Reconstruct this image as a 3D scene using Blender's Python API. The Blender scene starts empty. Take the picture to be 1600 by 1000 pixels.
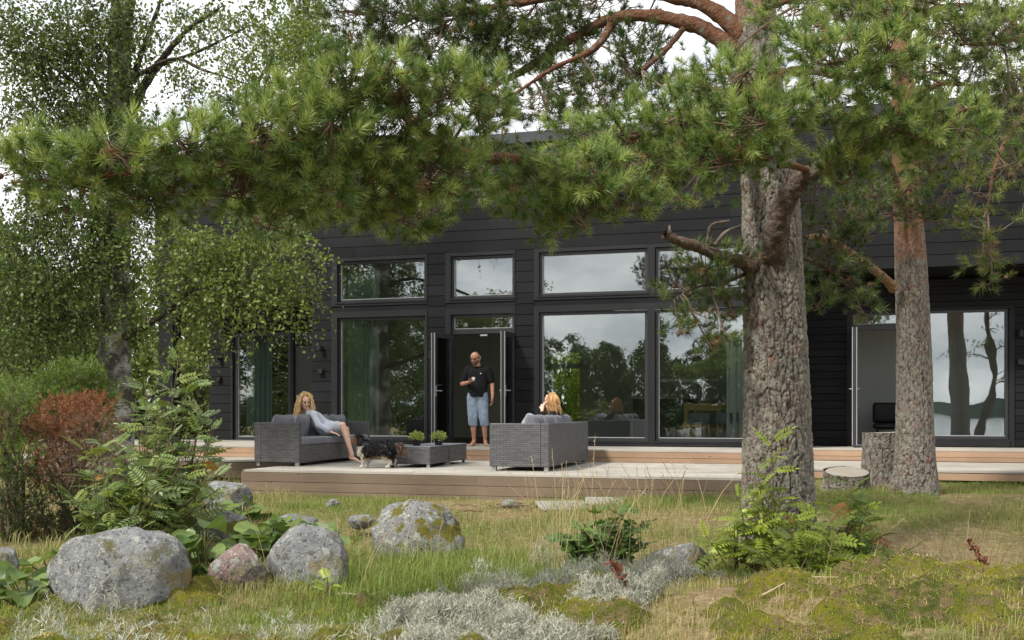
import bpy, math, random
import numpy as np
from mathutils import Matrix, Vector
random.seed(7); R = np.random.default_rng(11)
SC = bpy.context.scene; COL = SC.collection
rad = math.radians
# ------------------------------------------------------------------ camera, sky, sun, exposure
E = 1.35                                   # eye height above the lawn
cam = bpy.data.cameras.new('camera'); cam.sensor_width = 36; cam.lens = 36; cam.shift_y = 0.0906
cam.clip_start = .1; cam.clip_end = 4000
co = bpy.data.objects.new('camera', cam); COL.objects.link(co)
co.location = (0, 0, E); co.rotation_euler = (rad(90), 0, 0); SC.camera = co
SUN_EL, SUN_AZ = 48, 232                   # azimuth clockwise from +Y: behind the camera, to the left
W = bpy.data.worlds.new('World'); SC.world = W; W.use_nodes = True
nt = W.node_tree; N = nt.nodes; L = nt.links; N.clear()
def nd(t, **k):
    n = N.new(t)
    for a, b in k.items(): setattr(n, a, b)
    return n
wo = nd('ShaderNodeOutputWorld'); bg = nd('ShaderNodeBackground'); bg.inputs[1].default_value = .1
sky = nd('ShaderNodeTexSky', sky_type='NISHITA', sun_disc=False)
sky.sun_elevation = rad(SUN_EL); sky.sun_rotation = rad(SUN_AZ)
tc = nd('ShaderNodeTexCoord'); sx = nd('ShaderNodeSeparateXYZ'); L.new(tc.outputs['Generated'], sx.inputs[0])
za = nd('ShaderNodeMath', operation='ADD'); za.inputs[1].default_value = .22
zm = nd('ShaderNodeMath', operation='MAXIMUM'); zm.inputs[1].default_value = .05
L.new(sx.outputs[2], za.inputs[0]); L.new(za.outputs[0], zm.inputs[0])
cb = nd('ShaderNodeCombineXYZ')
for i in (0, 1):
    d = nd('ShaderNodeMath', operation='DIVIDE'); L.new(sx.outputs[i], d.inputs[0]); L.new(zm.outputs[0], d.inputs[1]); L.new(d.outputs[0], cb.inputs[i])
def wnoise(scale, det, lo, hi):
    n = nd('ShaderNodeTexNoise'); n.inputs['Scale'].default_value = scale; n.inputs['Detail'].default_value = det; n.inputs['Roughness'].default_value = .55
    L.new(cb.outputs[0], n.inputs['Vector'])
    r = nd('ShaderNodeMapRange'); r.inputs[1].default_value = lo; r.inputs[2].default_value = hi; L.new(n.outputs[0], r.inputs[0]); return r
m1 = wnoise(1.1, 7, .30, .46); m2 = wnoise(2.1, 8, .36, .66)
cc = nd('ShaderNodeMix', data_type='RGBA'); L.new(m2.outputs[0], cc.inputs[0])
cc.inputs[6].default_value = (8.2, 8.6, 9.2, 1); cc.inputs[7].default_value = (14.5, 14.5, 14.2, 1)
cm = nd('ShaderNodeMix', data_type='RGBA'); L.new(m1.outputs[0], cm.inputs[0]); L.new(sky.outputs[0], cm.inputs[6]); L.new(cc.outputs[2], cm.inputs[7])
L.new(cm.outputs[2], bg.inputs[0]); L.new(bg.outputs[0], wo.inputs[0])
sl = bpy.data.lights.new('sun', 'SUN'); sl.energy = 3.9; sl.angle = rad(7); sl.color = (1, .95, .86)
so = bpy.data.objects.new('sun', sl); COL.objects.link(so)
se, sa_ = rad(SUN_EL), rad(SUN_AZ)
so.rotation_euler = Vector((math.sin(sa_)*math.cos(se), math.cos(sa_)*math.cos(se), math.sin(se))).to_track_quat('Z', 'Y').to_euler()
VS = SC.view_settings; VS.view_transform = 'Standard'; VS.look = 'None'; VS.exposure = .42; VS.gamma = 1; VS.use_curve_mapping = False
SC.render.engine = 'CYCLES'; CY = SC.cycles
CY.use_denoising = True; CY.max_bounces = 7; CY.diffuse_bounces = 3; CY.glossy_bounces = 4; CY.transmission_bounces = 4; CY.transparent_max_bounces = 16
CY.sample_clamp_indirect = 6

# ------------------------------------------------------------------ helpers
def at(px, py, Y): return np.array(((px-800)/1600*Y, Y, E+(645-py)/1600*Y))
def tag(o, label=None, cat=None, group=None, kind=None):
    for k, v in (('label', label), ('category', cat), ('group', group), ('kind', kind)):
        if v: o[k] = v
    return o
def link(name, data, parent=None):
    o = bpy.data.objects.new(name, data); COL.objects.link(o)
    if parent: o.parent = parent
    return o
def empty(name, loc=(0, 0, 0), rz=0, label=None, cat=None, group=None):
    o = link(name, None); o.location = loc; o.rotation_euler = (0, 0, rz); o.empty_display_size = .2
    return tag(o, label, cat, group)
def npmesh(name, V, F, mat=None, cols=None, smooth=False):
    V = np.asarray(V, dtype=np.float32); F = np.asarray(F, dtype=np.int32)
    me = bpy.data.meshes.new(name); nf, k = F.shape
    me.vertices.add(len(V)); me.vertices.foreach_set('co', V.ravel())
    me.loops.add(nf*k); me.loops.foreach_set('vertex_index', F.ravel())
    me.polygons.add(nf); me.polygons.foreach_set('loop_start', np.arange(0, nf*k, k, dtype=np.int32))
    me.polygons.foreach_set('use_smooth', np.full(nf, bool(smooth)))
    me.update(calc_edges=True)
    if cols is not None:
        c = np.ones((len(V), 4), dtype=np.float32); c[:, :3] = cols
        me.color_attributes.new('col', 'FLOAT_COLOR', 'POINT').data.foreach_set('color', c.ravel())
    if mat: me.materials.append(mat)
    return me
class MB:                                   # collects faces of one size into one mesh
    def __init__(s): s.v = []; s.f = []; s.c = []; s.n = 0
    def add(s, V, F, c=None):
        V = np.asarray(V, float); s.v.append(V); s.f.append(np.asarray(F)+s.n); s.n += len(V)
        s.c.append(np.broadcast_to(np.array((.1, .1, .1) if c is None else c, float), (len(V), 3)))
    def mesh(s, name, mat, smooth=False): return npmesh(name, np.concatenate(s.v), np.concatenate(s.f), mat, np.concatenate(s.c), smooth)
    def build(s, name, mat, parent=None, smooth=False): return link(name, s.mesh(name, mat, smooth), parent)
TAB = R.random((32, 32, 32))
def vnoise(p):
    p = np.asarray(p, float); i = np.floor(p).astype(int); f = p-i; f = f*f*(3-2*f); o = 0
    for dx in (0, 1):
        for dy in (0, 1):
            for dz in (0, 1):
                w = (f[..., 0] if dx else 1-f[..., 0])*(f[..., 1] if dy else 1-f[..., 1])*(f[..., 2] if dz else 1-f[..., 2])
                o = o+w*TAB[(i[..., 0]+dx) % 32, (i[..., 1]+dy) % 32, (i[..., 2]+dz) % 32]
    return o
def fbm(p, n=4):
    p = np.asarray(p, float); o = 0; a = .5
    for _ in range(n): o = o+a*(vnoise(p)-.5); p = p*2.03+7.1; a *= .5
    return o
def sst(x, a, b):
    t = np.clip((x-a)/(b-a), 0, 1); return t*t*(3-2*t)
def unit(v): return v/np.maximum(np.linalg.norm(v, axis=-1, keepdims=True), 1e-9)
def rdir(n): return unit(R.normal(size=(n, 3)))
def tube(P, r, k=6, cap=True):
    P = np.asarray(P, float); n = len(P); r = np.broadcast_to(np.asarray(r, float), (n,))
    T = unit(np.gradient(P, axis=0)); up = np.array((0, 0, 1.)) if abs(T[:, 2]).mean() < .8 else np.array((0, 1., 0))
    A = unit(np.cross(T, up)); B = np.cross(T, A)
    th = np.linspace(0, 2*math.pi, k, endpoint=False)
    V = P[:, None]+r[:, None, None]*(np.cos(th)[None, :, None]*A[:, None]+np.sin(th)[None, :, None]*B[:, None])
    idx = np.arange(n*k).reshape(n, k); a = idx[:-1]; b = idx[1:]
    F = np.stack((a, np.roll(a, -1, 1), np.roll(b, -1, 1), b), -1).reshape(-1, 4)
    return V.reshape(-1, 3), F
def spline(P, n=24):
    P = np.asarray(P, float); m = len(P)
    if m < 3:
        t = np.linspace(0, 1, n)[:, None]; return P[0]*(1-t)+P[-1]*t
    Q = np.vstack((2*P[0]-P[1], P, 2*P[-1]-P[-2])); o = []
    for u in np.linspace(0, m-1-1e-6, n):
        i = int(u); t = u-i; a, b, c, d = Q[i:i+4]
        o.append(.5*(2*b+(c-a)*t+(2*a-5*b+4*c-d)*t*t+(3*b-a-3*c+d)*t**3))
    return np.array(o)
# --- materials
class MT:
    def __init__(s, name):
        s.m = bpy.data.materials.new(name); s.m.use_nodes = True; s.t = s.m.node_tree; s.b = s.t.nodes['Principled BSDF']; s.o = s.t.nodes['Material Output']
    def n(s, t, **k):
        x = s.t.nodes.new(t)
        for a, b in k.items(): setattr(x, a, b)
        return x
    def l(s, a, b): s.t.links.new(a, b)
    def vec(s, kind='pos', sc=(1, 1, 1)):
        if kind == 'pos': v = s.n('ShaderNodeNewGeometry').outputs['Position']
        else: v = s.n('ShaderNodeTexCoord').outputs['Object']
        mp = s.n('ShaderNodeMapping'); mp.inputs['Scale'].default_value = sc; s.l(v, mp.inputs[0]); return mp.outputs[0]
    def noise(s, vec, scale, det=4, lo=.3, hi=.7, rough=.6):
        x = s.n('ShaderNodeTexNoise'); x.inputs['Scale'].default_value = scale; x.inputs['Detail'].default_value = det; x.inputs['Roughness'].default_value = rough
        s.l(vec, x.inputs['Vector']); r = s.n('ShaderNodeMapRange'); r.inputs[1].default_value = lo; r.inputs[2].default_value = hi; s.l(x.outputs[0], r.inputs[0]); return r.outputs[0]
    def mix(s, f, a, b, mode='MIX'):
        x = s.n('ShaderNodeMix', data_type='RGBA', blend_type=mode)
        for v, i in ((f, 0), (a, 6), (b, 7)):
            if hasattr(v, 'links'): s.l(v, x.inputs[i])
            elif i == 0: x.inputs[0].default_value = v
            else: x.inputs[i].default_value = (*v, 1)
        return x.outputs[2]
    def bump(s, h, st=.3, dist=.01):
        x = s.n('ShaderNodeBump'); x.inputs['Strength'].default_value = st; x.inputs['Distance'].default_value = dist; s.l(h, x.inputs['Height']); s.l(x.outputs[0], s.b.inputs['Normal'])
    def base(s, c):
        if hasattr(c, 'links'): s.l(c, s.b.inputs['Base Color'])
        else: s.b.inputs['Base Color'].default_value = (*c, 1)
    def set(s, rough=.6, spec=.4, metal=0):
        s.b.inputs['Roughness'].default_value = rough; s.b.inputs['Specular IOR Level'].default_value = spec; s.b.inputs['Metallic'].default_value = metal; return s.m
    def rnd(s): return s.n('ShaderNodeObjectInfo').outputs['Random']
def plain(name, c1, c2=None, scale=20, rough=.6, spec=.4, metal=0, bump=0, sc=(1, 1, 1), kind='pos', vary=0, det=4):
    m = MT(name); v = m.vec(kind, sc); f = m.noise(v, scale, det)
    c = m.mix(f, c1, c2 or tuple(x*.75 for x in c1))
    if vary:
        r = m.n('ShaderNodeMapRange'); r.inputs[3].default_value = 1-vary; r.inputs[4].default_value = 1+vary; m.l(m.rnd(), r.inputs[0])
        cmb = m.n('ShaderNodeCombineColor')
        for i in range(3): m.l(r.outputs[0], cmb.inputs[i])
        c = m.mix(1., c, cmb.outputs[0], 'MULTIPLY')
    m.base(c)
    if bump: m.bump(f, bump)
    return m.set(rough, spec, metal)
def attrmat(name, trans=.3, rough=.5, spec=.3, vary=0):
    m = MT(name); a = m.n('ShaderNodeAttribute', attribute_name='col'); c = a.outputs['Color']
    if vary:
        r = m.n('ShaderNodeMapRange'); r.inputs[3].default_value = 1-vary; r.inputs[4].default_value = 1+vary; m.l(m.rnd(), r.inputs[0])
        cmb = m.n('ShaderNodeCombineColor')
        for i in range(3): m.l(r.outputs[0], cmb.inputs[i])
        c = m.mix(1., c, cmb.outputs[0], 'MULTIPLY')
    m.base(c); m.set(rough, spec)
    if trans:
        t = m.n('ShaderNodeBsdfTranslucent'); ym = m.mix(.9, c, (1.0, 1.0, .55), 'MULTIPLY'); m.l(ym, t.inputs[0])
        x = m.n('ShaderNodeMixShader'); x.inputs[0].default_value = trans; m.l(m.b.outputs[0], x.inputs[1]); m.l(t.outputs[0], x.inputs[2]); m.l(x.outputs[0], m.o.inputs[0])
    return m.m
LEAF = attrmat('leaf', .38, .45, .35); NEEDLE = attrmat('needle', .28, .42, .45); GRASS = attrmat('grass_blade', .3, .6, .2)
PARTLEAF = attrmat('leaf_single', .35, .42, .4, vary=.18); TWIG = attrmat('twig_bark', 0, .85, .15); LICHEN = attrmat('reindeer_lichen', .15, .95, .05)
def limbmat():
    m = MT('limb_bark'); v = m.vec('pos'); a = m.n('ShaderNodeAttribute', attribute_name='col').outputs['Color']; w = m.noise(v, 26, 6, .3, .7)
    c = m.mix(w, a, m.mix(.7, a, (.40, .36, .36), 'MULTIPLY')); c = m.mix(m.noise(v, 11, 5, .55, .66), c, (.20, .19, .155)); m.base(c); m.bump(w, 1., .025); return m.set(.92, .1)
LIMB = limbmat()
def board_mat(name, c1, c2, rough=.65, spec=.3, vary=.12, bump=.25):
    m = MT(name); v = m.vec('obj', (1, 1, 1)); p = m.vec('pos', (1, 1, 1))
    # grain runs along the board (house frame x): rotate world positions into the house frame
    mp = m.n('ShaderNodeMapping'); mp.inputs['Rotation'].default_value = (0, 0, rad(16.2)); m.l(m.n('ShaderNodeNewGeometry').outputs['Position'], mp.inputs[0])
    m2 = m.n('ShaderNodeMapping'); m2.inputs['Scale'].default_value = (1.2, 30, 30); m.l(mp.outputs[0], m2.inputs[0])
    g = m.noise(m2.outputs[0], 2.2, 6, .25, .75, .65); w = m.noise(p, 1.3, 4, .3, .7)
    c = m.mix(g, c1, c2); c = m.mix(m.noise(p, .9, 3, .35, .75), c, tuple(min(1, x*1.28) for x in c1))
    kn = m.n('ShaderNodeTexVoronoi'); kn.inputs['Scale'].default_value = 2.6; k3 = m.n('ShaderNodeMapping'); k3.inputs['Scale'].default_value = (1, 2.2, 2.2); m.l(mp.outputs[0], k3.inputs[0]); m.l(k3.outputs[0], kn.inputs['Vector'])
    kr = m.n('ShaderNodeMapRange'); kr.inputs[1].default_value = .04; kr.inputs[2].default_value = .075; kr.inputs[3].default_value = .75; kr.inputs[4].default_value = 0; m.l(kn.outputs['Distance'], kr.inputs[0])
    c = m.mix(kr.outputs[0], c, tuple(x*.45 for x in c2))
    r = m.n('ShaderNodeMapRange'); r.inputs[3].default_value = 1-vary; r.inputs[4].default_value = 1+vary; m.l(m.rnd(), r.inputs[0])
    cmb = m.n('ShaderNodeCombineColor')
    for i in range(3): m.l(r.outputs[0], cmb.inputs[i])
    c = m.mix(1., c, cmb.outputs[0], 'MULTIPLY'); m.base(c); m.bump(g, bump, .004); return m.set(rough, spec)
M = {}
M['clad'] = board_mat('charcoal_cladding', (.0100, .0103, .0117), (.0058, .0060, .0068), .64, .18, .32, .10)
M['trim'] = board_mat('charcoal_trim', (.0145, .0150, .0165), (.0115, .0118, .0130), .58, .24, .08, .06)
M['core'] = plain('dark_sheathing', (.012, .012, .012), rough=.9, spec=.1)
M['sash'] = plain('graphite_sash', (.025, .026, .028), (.03, .031, .033), 8, .35, .5)
M['alu'] = plain('pale_grey_edge', (.36, .37, .38), (.31, .32, .33), 12, .45, .4)
M['soffit'] = board_mat('soffit_boards', (.085, .062, .045), (.06, .043, .032), .6, .3)
M['deck'] = board_mat('weathered_deck', (.335, .312, .275), (.25, .23, .20), .75, .2, .10, .08)
M['fascia'] = board_mat('brown_fascia', (.170, .128, .092), (.110, .080, .056), .75, .15, .16, .10)
M['fresh'] = board_mat('fresh_fascia', (.31, .205, .135), (.235, .15, .096), .7, .2, .10, .10)
M['roofmetal'] = plain('roof_metal', (.05, .055, .062), (.04, .044, .05), 5, .35, .5, .3)
M['room'] = plain('room_paint', (.60, .605, .50), (.56, .565, .47), 2, .8, .2)
M['white'] = plain('white_paint', (.62, .62, .60), (.58, .58, .56), 2, .6, .3)
M['floor'] = plain('oak_floor', (.22, .15, .09), (.17, .11, .07), 6, .4, .4)
M['black'] = plain('black_matt', (.012, .012, .013), (.018, .018, .019), 10, .5, .4)
M['curtain'] = plain('green_curtain', (.36, .44, .38), (.30, .38, .33), 6, .9, .1)
M['oak'] = plain('light_oak', (.50, .33, .13), (.42, .26, .10), 3, .5, .3, sc=(1, 1, 8))
M['greyfab'] = plain('grey_cushion', (.20, .205, .225), (.155, .16, .178), 55, .95, .1, bump=.3)
def glass():
    m = MT('window_glass'); m.t.nodes.remove(m.b)
    t = m.n('ShaderNodeBsdfTransparent'); t.inputs[0].default_value = (.88, .93, .90, 1)
    g = m.n('ShaderNodeBsdfGlossy'); g.inputs['Roughness'].default_value = 0; g.inputs[0].default_value = (.95, .97, 1, 1)
    f = m.n('ShaderNodeFresnel'); f.inputs[0].default_value = 1.5
    r = m.n('ShaderNodeMath', operation='MULTIPLY_ADD'); r.inputs[1].default_value = 1.0; r.inputs[2].default_value = .15; r.use_clamp = True; m.l(f.outputs[0], r.inputs[0])
    v = m.vec('pos'); x = m.n('ShaderNodeTexNoise'); x.inputs['Scale'].default_value = 1.6; x.inputs['Detail'].default_value = 1; m.l(v, x.inputs[0])
    b = m.n('ShaderNodeBump'); b.inputs['Strength'].default_value = .10; b.inputs['Distance'].default_value = .02; m.l(x.outputs[0], b.inputs['Height']); m.l(b.outputs[0], g.inputs['Normal'])
    s = m.n('ShaderNodeMixShader'); m.l(r.outputs[0], s.inputs[0]); m.l(t.outputs[0], s.inputs[1]); m.l(g.outputs[0], s.inputs[2]); m.l(s.outputs[0], m.o.inputs[0]); return m.m
M['glass'] = glass()
# --- boxes: one shared unit cube per material
CUBEV = np.array([(x, y, z) for x in (-.5, .5) for y in (-.5, .5) for z in (-.5, .5)]); CUBEF = np.array([(0, 1, 3, 2), (4, 6, 7, 5), (0, 4, 5, 1), (2, 3, 7, 6), (0, 2, 6, 4), (1, 5, 7, 3)])
CUBE = {}
def box(name, parent, x0, x1, y0, y1, z0, z1, mat):
    if mat not in CUBE: CUBE[mat] = npmesh('box_'+mat, CUBEV, CUBEF, M[mat])
    o = link(name, CUBE[mat], parent); o.location = ((x0+x1)/2, (y0+y1)/2, (z0+z1)/2); o.scale = (x1-x0, y1-y0, z1-z0); return o
def boxes(name, parent, L, mat):            # several boxes that form ONE piece (a frame)
    mb = MB()
    for x0, x1, y0, y1, z0, z1 in L: mb.add(CUBEV*np.array((x1-x0, y1-y0, z1-z0))+np.array(((x0+x1)/2, (y0+y1)/2, (z0+z1)/2)), CUBEF)
    return mb.build(name, M[mat], parent)
def rbox(x0, x1, y0, y1, z0, z1, b=.01, seg=2):  # bevelled box as (V, F) through bmesh
    import bmesh
    bm = bmesh.new(); bmesh.ops.create_cube(bm, size=1)
    for v in bm.verts: v.co = Vector(((x0+x1)/2+v.co.x*(x1-x0), (y0+y1)/2+v.co.y*(y1-y0), (z0+z1)/2+v.co.z*(z1-z0)))
    bmesh.ops.bevel(bm, geom=bm.edges[:], offset=b, segments=seg, profile=.5, affect='EDGES'); return bm
def rb(name, parent, x0, x1, y0, y1, z0, z1, mat, b=.01, seg=2, puff=0):
    smooth = seg > 2
    bm = rbox(x0, x1, y0, y1, z0, z1, b, seg); me = bpy.data.meshes.new(name); bm.to_mesh(me); bm.free()
    me.polygons.foreach_set('use_smooth', np.full(len(me.polygons), smooth))
    me.materials.append(M[mat]); return link(name, me, parent)
# ------------------------------------------------------------------ terrain
A = rad(16.2); CA, SA = math.cos(A), math.sin(A); P0 = np.array((-.244, 19.51))
def hw(u, w, z): return np.array((P0[0]+u*CA+w*SA, P0[1]-u*SA+w*CA, z))
def T(x, y):
    x = np.asarray(x, float); y = np.asarray(y, float)
    z = .03+.31*sst(x, -.2, 3.6)*sst(y, 8.9, 12.8)+.13*sst(y, 9.5, 13)*(1-sst(x, -.2, 3.6))
    z = z+.30*np.exp(-(((x-2.9)/1.9)**2)**1.5-((y-6.2)/1.0)**2)+.10*np.exp(-((x-.4)/.9)**2-((y-6.7)/.7)**2)
    z = z-.10*sst(-x, 2.2, 4.5)*sst(9-y, 0, 3)
    z = z-1.3*sst(4-y, 0, 40)*(1-sst(-x, 24, 40)*sst(y, -120, -95))
    p = np.stack((x*.9, y*.9, 0*x), -1)
    return z+.10*fbm(p, 4)*sst(60-np.hypot(x, y-10), 0, 40)
gm = MT('ground_litter'); gv = gm.vec('pos')
gc = gm.mix(gm.noise(gv, 1.2, 6, .38, .62), (.24, .175, .095), (.17, .165, .05))
gc = gm.mix(gm.noise(gv, 9, 5, .48, .64), gc, (.32, .25, .15)); gc = gm.mix(gm.noise(gv, 42, 4, .52, .7), gc, (.12, .08, .045))
gm.base(gc); gm.bump(gm.noise(gv, 30, 6), .8, .03); M['ground'] = gm.set(.95, .1)
def sheet(xs, ys, zf):
    X, Yy = np.meshgrid(xs, ys); V = np.stack((X, Yy, zf(X, Yy)), -1).reshape(-1, 3); n, m = len(ys), len(xs); i = np.arange(n*m).reshape(n, m)
    return V, np.stack((i[:-1, :-1], i[:-1, 1:], i[1:, 1:], i[1:, :-1]), -1).reshape(-1, 4)
xs = np.concatenate((-np.geomspace(7, 1500, 26)[::-1], np.arange(-6.9, 8.0, .09), np.geomspace(8, 1500, 26)))
ys = np.concatenate((-np.geomspace(1, 1500, 26)[::-1], np.arange(-.5, 4, .5), np.arange(4, 15.5, .09), np.geomspace(15.6, 1500, 30)))
tag(link('ground', npmesh('ground', *sheet(xs, ys, T), M['ground'], smooth=True)), 'rough lawn of dry grass, moss and needle litter', 'ground', kind='structure')
wm = MT('lake_water'); wm.base((.05, .065, .07)); wm.bump(wm.noise(wm.vec('pos', (1, 1, 1)), .9, 4), .12, .05); M['water'] = wm.set(.08, .5)
tag(link('lake', npmesh('lake', np.array([(-1500, -1400, -.62), (1500, -1400, -.62), (1500, -16, -.62), (-1500, -16, -.62)]), np.array([(0, 1, 2, 3)]), M['water'])), 'pale lake reflected in the right-hand window', 'lake', kind='structure')
M['shore'] = plain('far_wood', (.035, .05, .035), (.02, .03, .025), .05, .9, .1)
th = np.linspace(rad(185), rad(355), 140); hh = 4+5*vnoise(np.stack((th*9, th*0, th*0), -1))+3*vnoise(np.stack((th*60, th*0+3, th*0), -1))
sv = np.concatenate([np.stack((900*r*np.cos(th), 900*r*np.sin(th), z), -1) for r, z in ((.98, hh*0-2), (1., hh), (1.1, hh*1.1), (1.3, hh*0-2))]); i = np.arange(len(sv)).reshape(4, -1)
tag(link('far_shore', npmesh('far_shore', sv, np.stack((i[:-1, :-1], i[:-1, 1:], i[1:, 1:], i[1:, :-1]), -1).reshape(-1, 4), M['shore'])), 'far wooded shore across the lake', 'hills', kind='structure')

# ------------------------------------------------------------------ house (local frame: x along the front, y into the house)
HR = -A
H = empty('timber_house', (P0[0], P0[1], 0), HR, 'charcoal timber house with flat roof and tall windows', 'house')
PIT = .205; ZS = 3.82
def part(name, parent=None): o = link(name, None, parent or H); o.empty_display_size = .1; return o
wall = part('front_wall')
cols_ = [(-3.94, -3.50), (-1.45, -1.08), (.32, .69), (4.70, 5.60)]
def brow(u0, u1, z, w0=-.022, w1=.016, h=PIT, par=wall, mat='clad'):
    u = u0
    while u < u1-.01:
        e = min(u1, u+random.uniform(3.6, 5.4))
        if u1-e < 1.0: e = u1
        d = random.uniform(-.002, .002)
        box('board', par, u+.0015, e-.0015, w0+d, w1, z+.0055, z+h-.0055, mat); u = e
for k in range(13):
    brow(-7.59, 13.2, ZS+k*PIT) if k >= 3 else [brow(a, b, ZS+k*PIT) for a, b in [(-7.59, -3.50)]+cols_[1:3]+[(4.70, 13.2)]]
for k in range(15): [brow(a, b, ZS-(k+1)*PIT) for a, b in cols_]
boxes('sheathing', wall, [(-7.59, 13.2, .018, .2, 4.436, 6.485), (-7.59, -3.51, .018, .2, 3.82, 4.434), (4.71, 13.2, .018, .2, 3.82, 4.434)]+[(a+.004, b-.004, .018, .2, .6, 4.434 if 0 < i < 3 else 3.819) for i, (a, b) in enumerate(cols_)], 'core')
rf = box('roof', H, -7.66, 13.3, -.07, 7.2, 6.487, 6.60, 'roofmetal'); box('roof_edge', H, -7.68, 13.32, -.095, -.068, 6.44, 6.64, 'roofmetal')
sh = part('shell')
boxes('side_wall', sh, [(-7.59, -7.4, .2, 7, 3.9, 6.48), (-7.59, -7.4, 2.21, 7, .3, 3.899), (13.0, 13.2, .2, 7, .3, 6.48)], 'clad')
boxes('added_rear_pane', sh, [(1.0, 5.4, 6.28, 6.3, 3.8, 4.26)], 'glass')  # high rear opening with pane, unseen, added to let daylight into the room
boxes('rear_wall', sh, [(-7.4, -.62, 6.2, 6.4, .3, 6.48), (.28, 1, 6.2, 6.4, .3, 6.48), (5.4, 13, 6.2, 6.4, .3, 6.48), (1, 5.4, 6.2, 6.4, .3, 3.8), (1, 5.4, 6.2, 6.4, 4.26, 6.48), (-.62, .28, 6.2, 6.4, 2.85, 6.48), (-.62, .28, 6.2, 6.4, .3, .75), (-.62, .28, 6.2, 6.4, 2.46, 2.58), (-.62, -.52, 6.2, 6.4, .75, 2.85), (.2, .28, 6.2, 6.4, .75, 2.85)], 'room')
box('ceiling', sh, -7.4, 13, .2, 6.2, 4.75, 4.85, 'room')
box('floor', sh, -7.5, 13, .2, 6.2, .60, .722, 'floor')
boxes('partition', sh, [(-4.0, -3.9, .2, 6.2, .7, 4.75), (5.5, 5.6, .2, 6.2, .7, 4.75)], 'room')
boxes('white_partition', sh, [(5.61, 9.7, 3.6, 3.7, .72, 3.8), (5.605, 5.66, 1.45, 3.6, .72, 3.8), (9.6, 9.7, 1.45, 3.6, .72, 3.8), (5.61, 9.6, 1.45, 3.6, 3.79, 3.815)], 'white')
rd = boxes('inner_door', sh, [(7.62, 8.5, 3.55, 3.598, .73, 2.95)], 'white'); boxes('door_casing', rd, [(7.54, 7.615, 3.54, 3.599, .73, 3.03), (8.505, 8.58, 3.54, 3.599, .73, 3.03), (7.615, 8.505, 3.54, 3.599, 2.955, 3.03)], 'white')
box('soffit', H, -7.59, -3.95, .2, 2.2, 3.83, 3.88, 'soffit'); box('soffit', H, 5.6, 13, .2, 1.4, 3.83, 3.88, 'core')
post = part('post')
for k in range(16): box('board', post, -7.51, -7.17, .0, .3, .735+k*.193, .735+(k+1)*.193-.006, 'clad')
# left recessed wall
lw = part('recess_wall')
boxes('sheathing', lw, [(-7.57, -6.98, 2.03, 2.2, .6, 3.82), (-6.98, -3.95, 2.03, 2.2, 3.2, 3.82)], 'core')
for k in range(15):
    brow(-7.57, -7.0, .745+k*PIT, 1.99, 2.02, par=lw)
    if k >= 12: brow(-7.0, -3.95, .745+k*PIT, 1.99, 2.02, par=lw)
# right recessed wall
rw = part('recess_wall')
boxes('sheathing', rw, [(5.6, 6.34, 1.33, 1.44, .6, 3.82), (6.34, 9.12, 1.33, 1.44, 3.25, 3.82), (9.12, 13, 1.33, 1.44, .6, 3.82), (6.34, 9.12, 1.33, 1.44, .6, .745)], 'core')
for k in range(22):
    z = .745+k*.1375
    for a, b in (((5.6, 6.34), (9.12, 13)) if z < 3.2 else ((5.6, 13),)): brow(a, b, z, 1.29, 1.32, .1375, rw)
def window(u0, u1, z0, z1, w=0., cas=True, sill=True, fr=.05):
    """glass u0..u1, z0..z1 in a graphite sash, with charcoal casing round it"""
    o = part('window')
    boxes('frame', o, [(u0-fr, u0, w+.035, w+.13, z0-fr, z1+fr), (u1, u1+fr, w+.035, w+.13, z0-fr, z1+fr), (u0, u1, w+.035, w+.13, z0-fr, z0), (u0, u1, w+.035, w+.13, z1, z1+fr)], 'sash')
    boxes('bead', o, [(u0, u0+.012, w+.05, w+.078, z0+.012, z1), (u0+.012, u1, w+.05, w+.078, z0, z0+.012)], 'alu')
    box('pane', o, u0+.001, u1-.001, w+.08, w+.10, z0+.001, z1-.001, 'glass')
    if sill: boxes('sill', o, [(u0-fr-.04, u1+fr+.04, w-.045, w+.036, z0-fr-.035, z0-fr-.001)], 'trim')
    return o
def casing(u0, u1, z0, z1, iu0, iu1, iz0, iz1, w=0.):
    boxes('casing', H, [(u0, iu0, w-.034, w+.06, z0, z1), (iu1, u1, w-.034, w+.06, z0, z1), (iu0, iu1, w-.031, w+.06, iz1, z1), (iu0, iu1, w-.031, w+.06, z0, iz0)], 'trim')
for (a, b, c, d) in ((-3.50, -1.45, -3.37, -1.49), (-1.08, .32, -.97, .30), (.69, 4.70, .79, 4.62)):
    if a != -1.08: casing(a, b, .745, 3.36, c, d, .80, 3.24)
    else: boxes('casing', H, [(a, c, -.034, .06, .73, 3.36), (d, b, -.034, .06, .73, 3.36), (c, d, -.031, .06, 3.24, 3.36)], 'trim')
    casing(a, b, 3.47, 4.434, c, d, 3.535, 4.365); box('belt', H, a+.002, b-.002, -.012, .06, 3.362, 3.468, 'clad')
window(-3.32, -1.54, .886, 3.185); window(-3.32, -1.54, 3.60, 4.31)
window(-.92, .25, 3.60, 4.31); window(-.92, .25, 2.965, 3.185, sill=False)
for a, b in ((.84, 2.78), (3.03, 4.57)): window(a, b, .886, 3.185); window(a, b, 3.60, 4.31)
boxes('mullion', H, [(2.84, 2.97, -.033, .10, .80, 3.24), (2.84, 2.97, -.033, .10, 3.535, 4.365)], 'trim')
window(-6.86, -5.58, .80, 3.08, 2.0, sill=False, fr=.09); 
box('door_jamb', H, -7.0, -6.955, 1.97, 2.06, .73, 3.2, 'trim'); box('door_jamb', H, -5.485, -5.41, 1.97, 2.06, .73, 3.2, 'trim')
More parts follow.
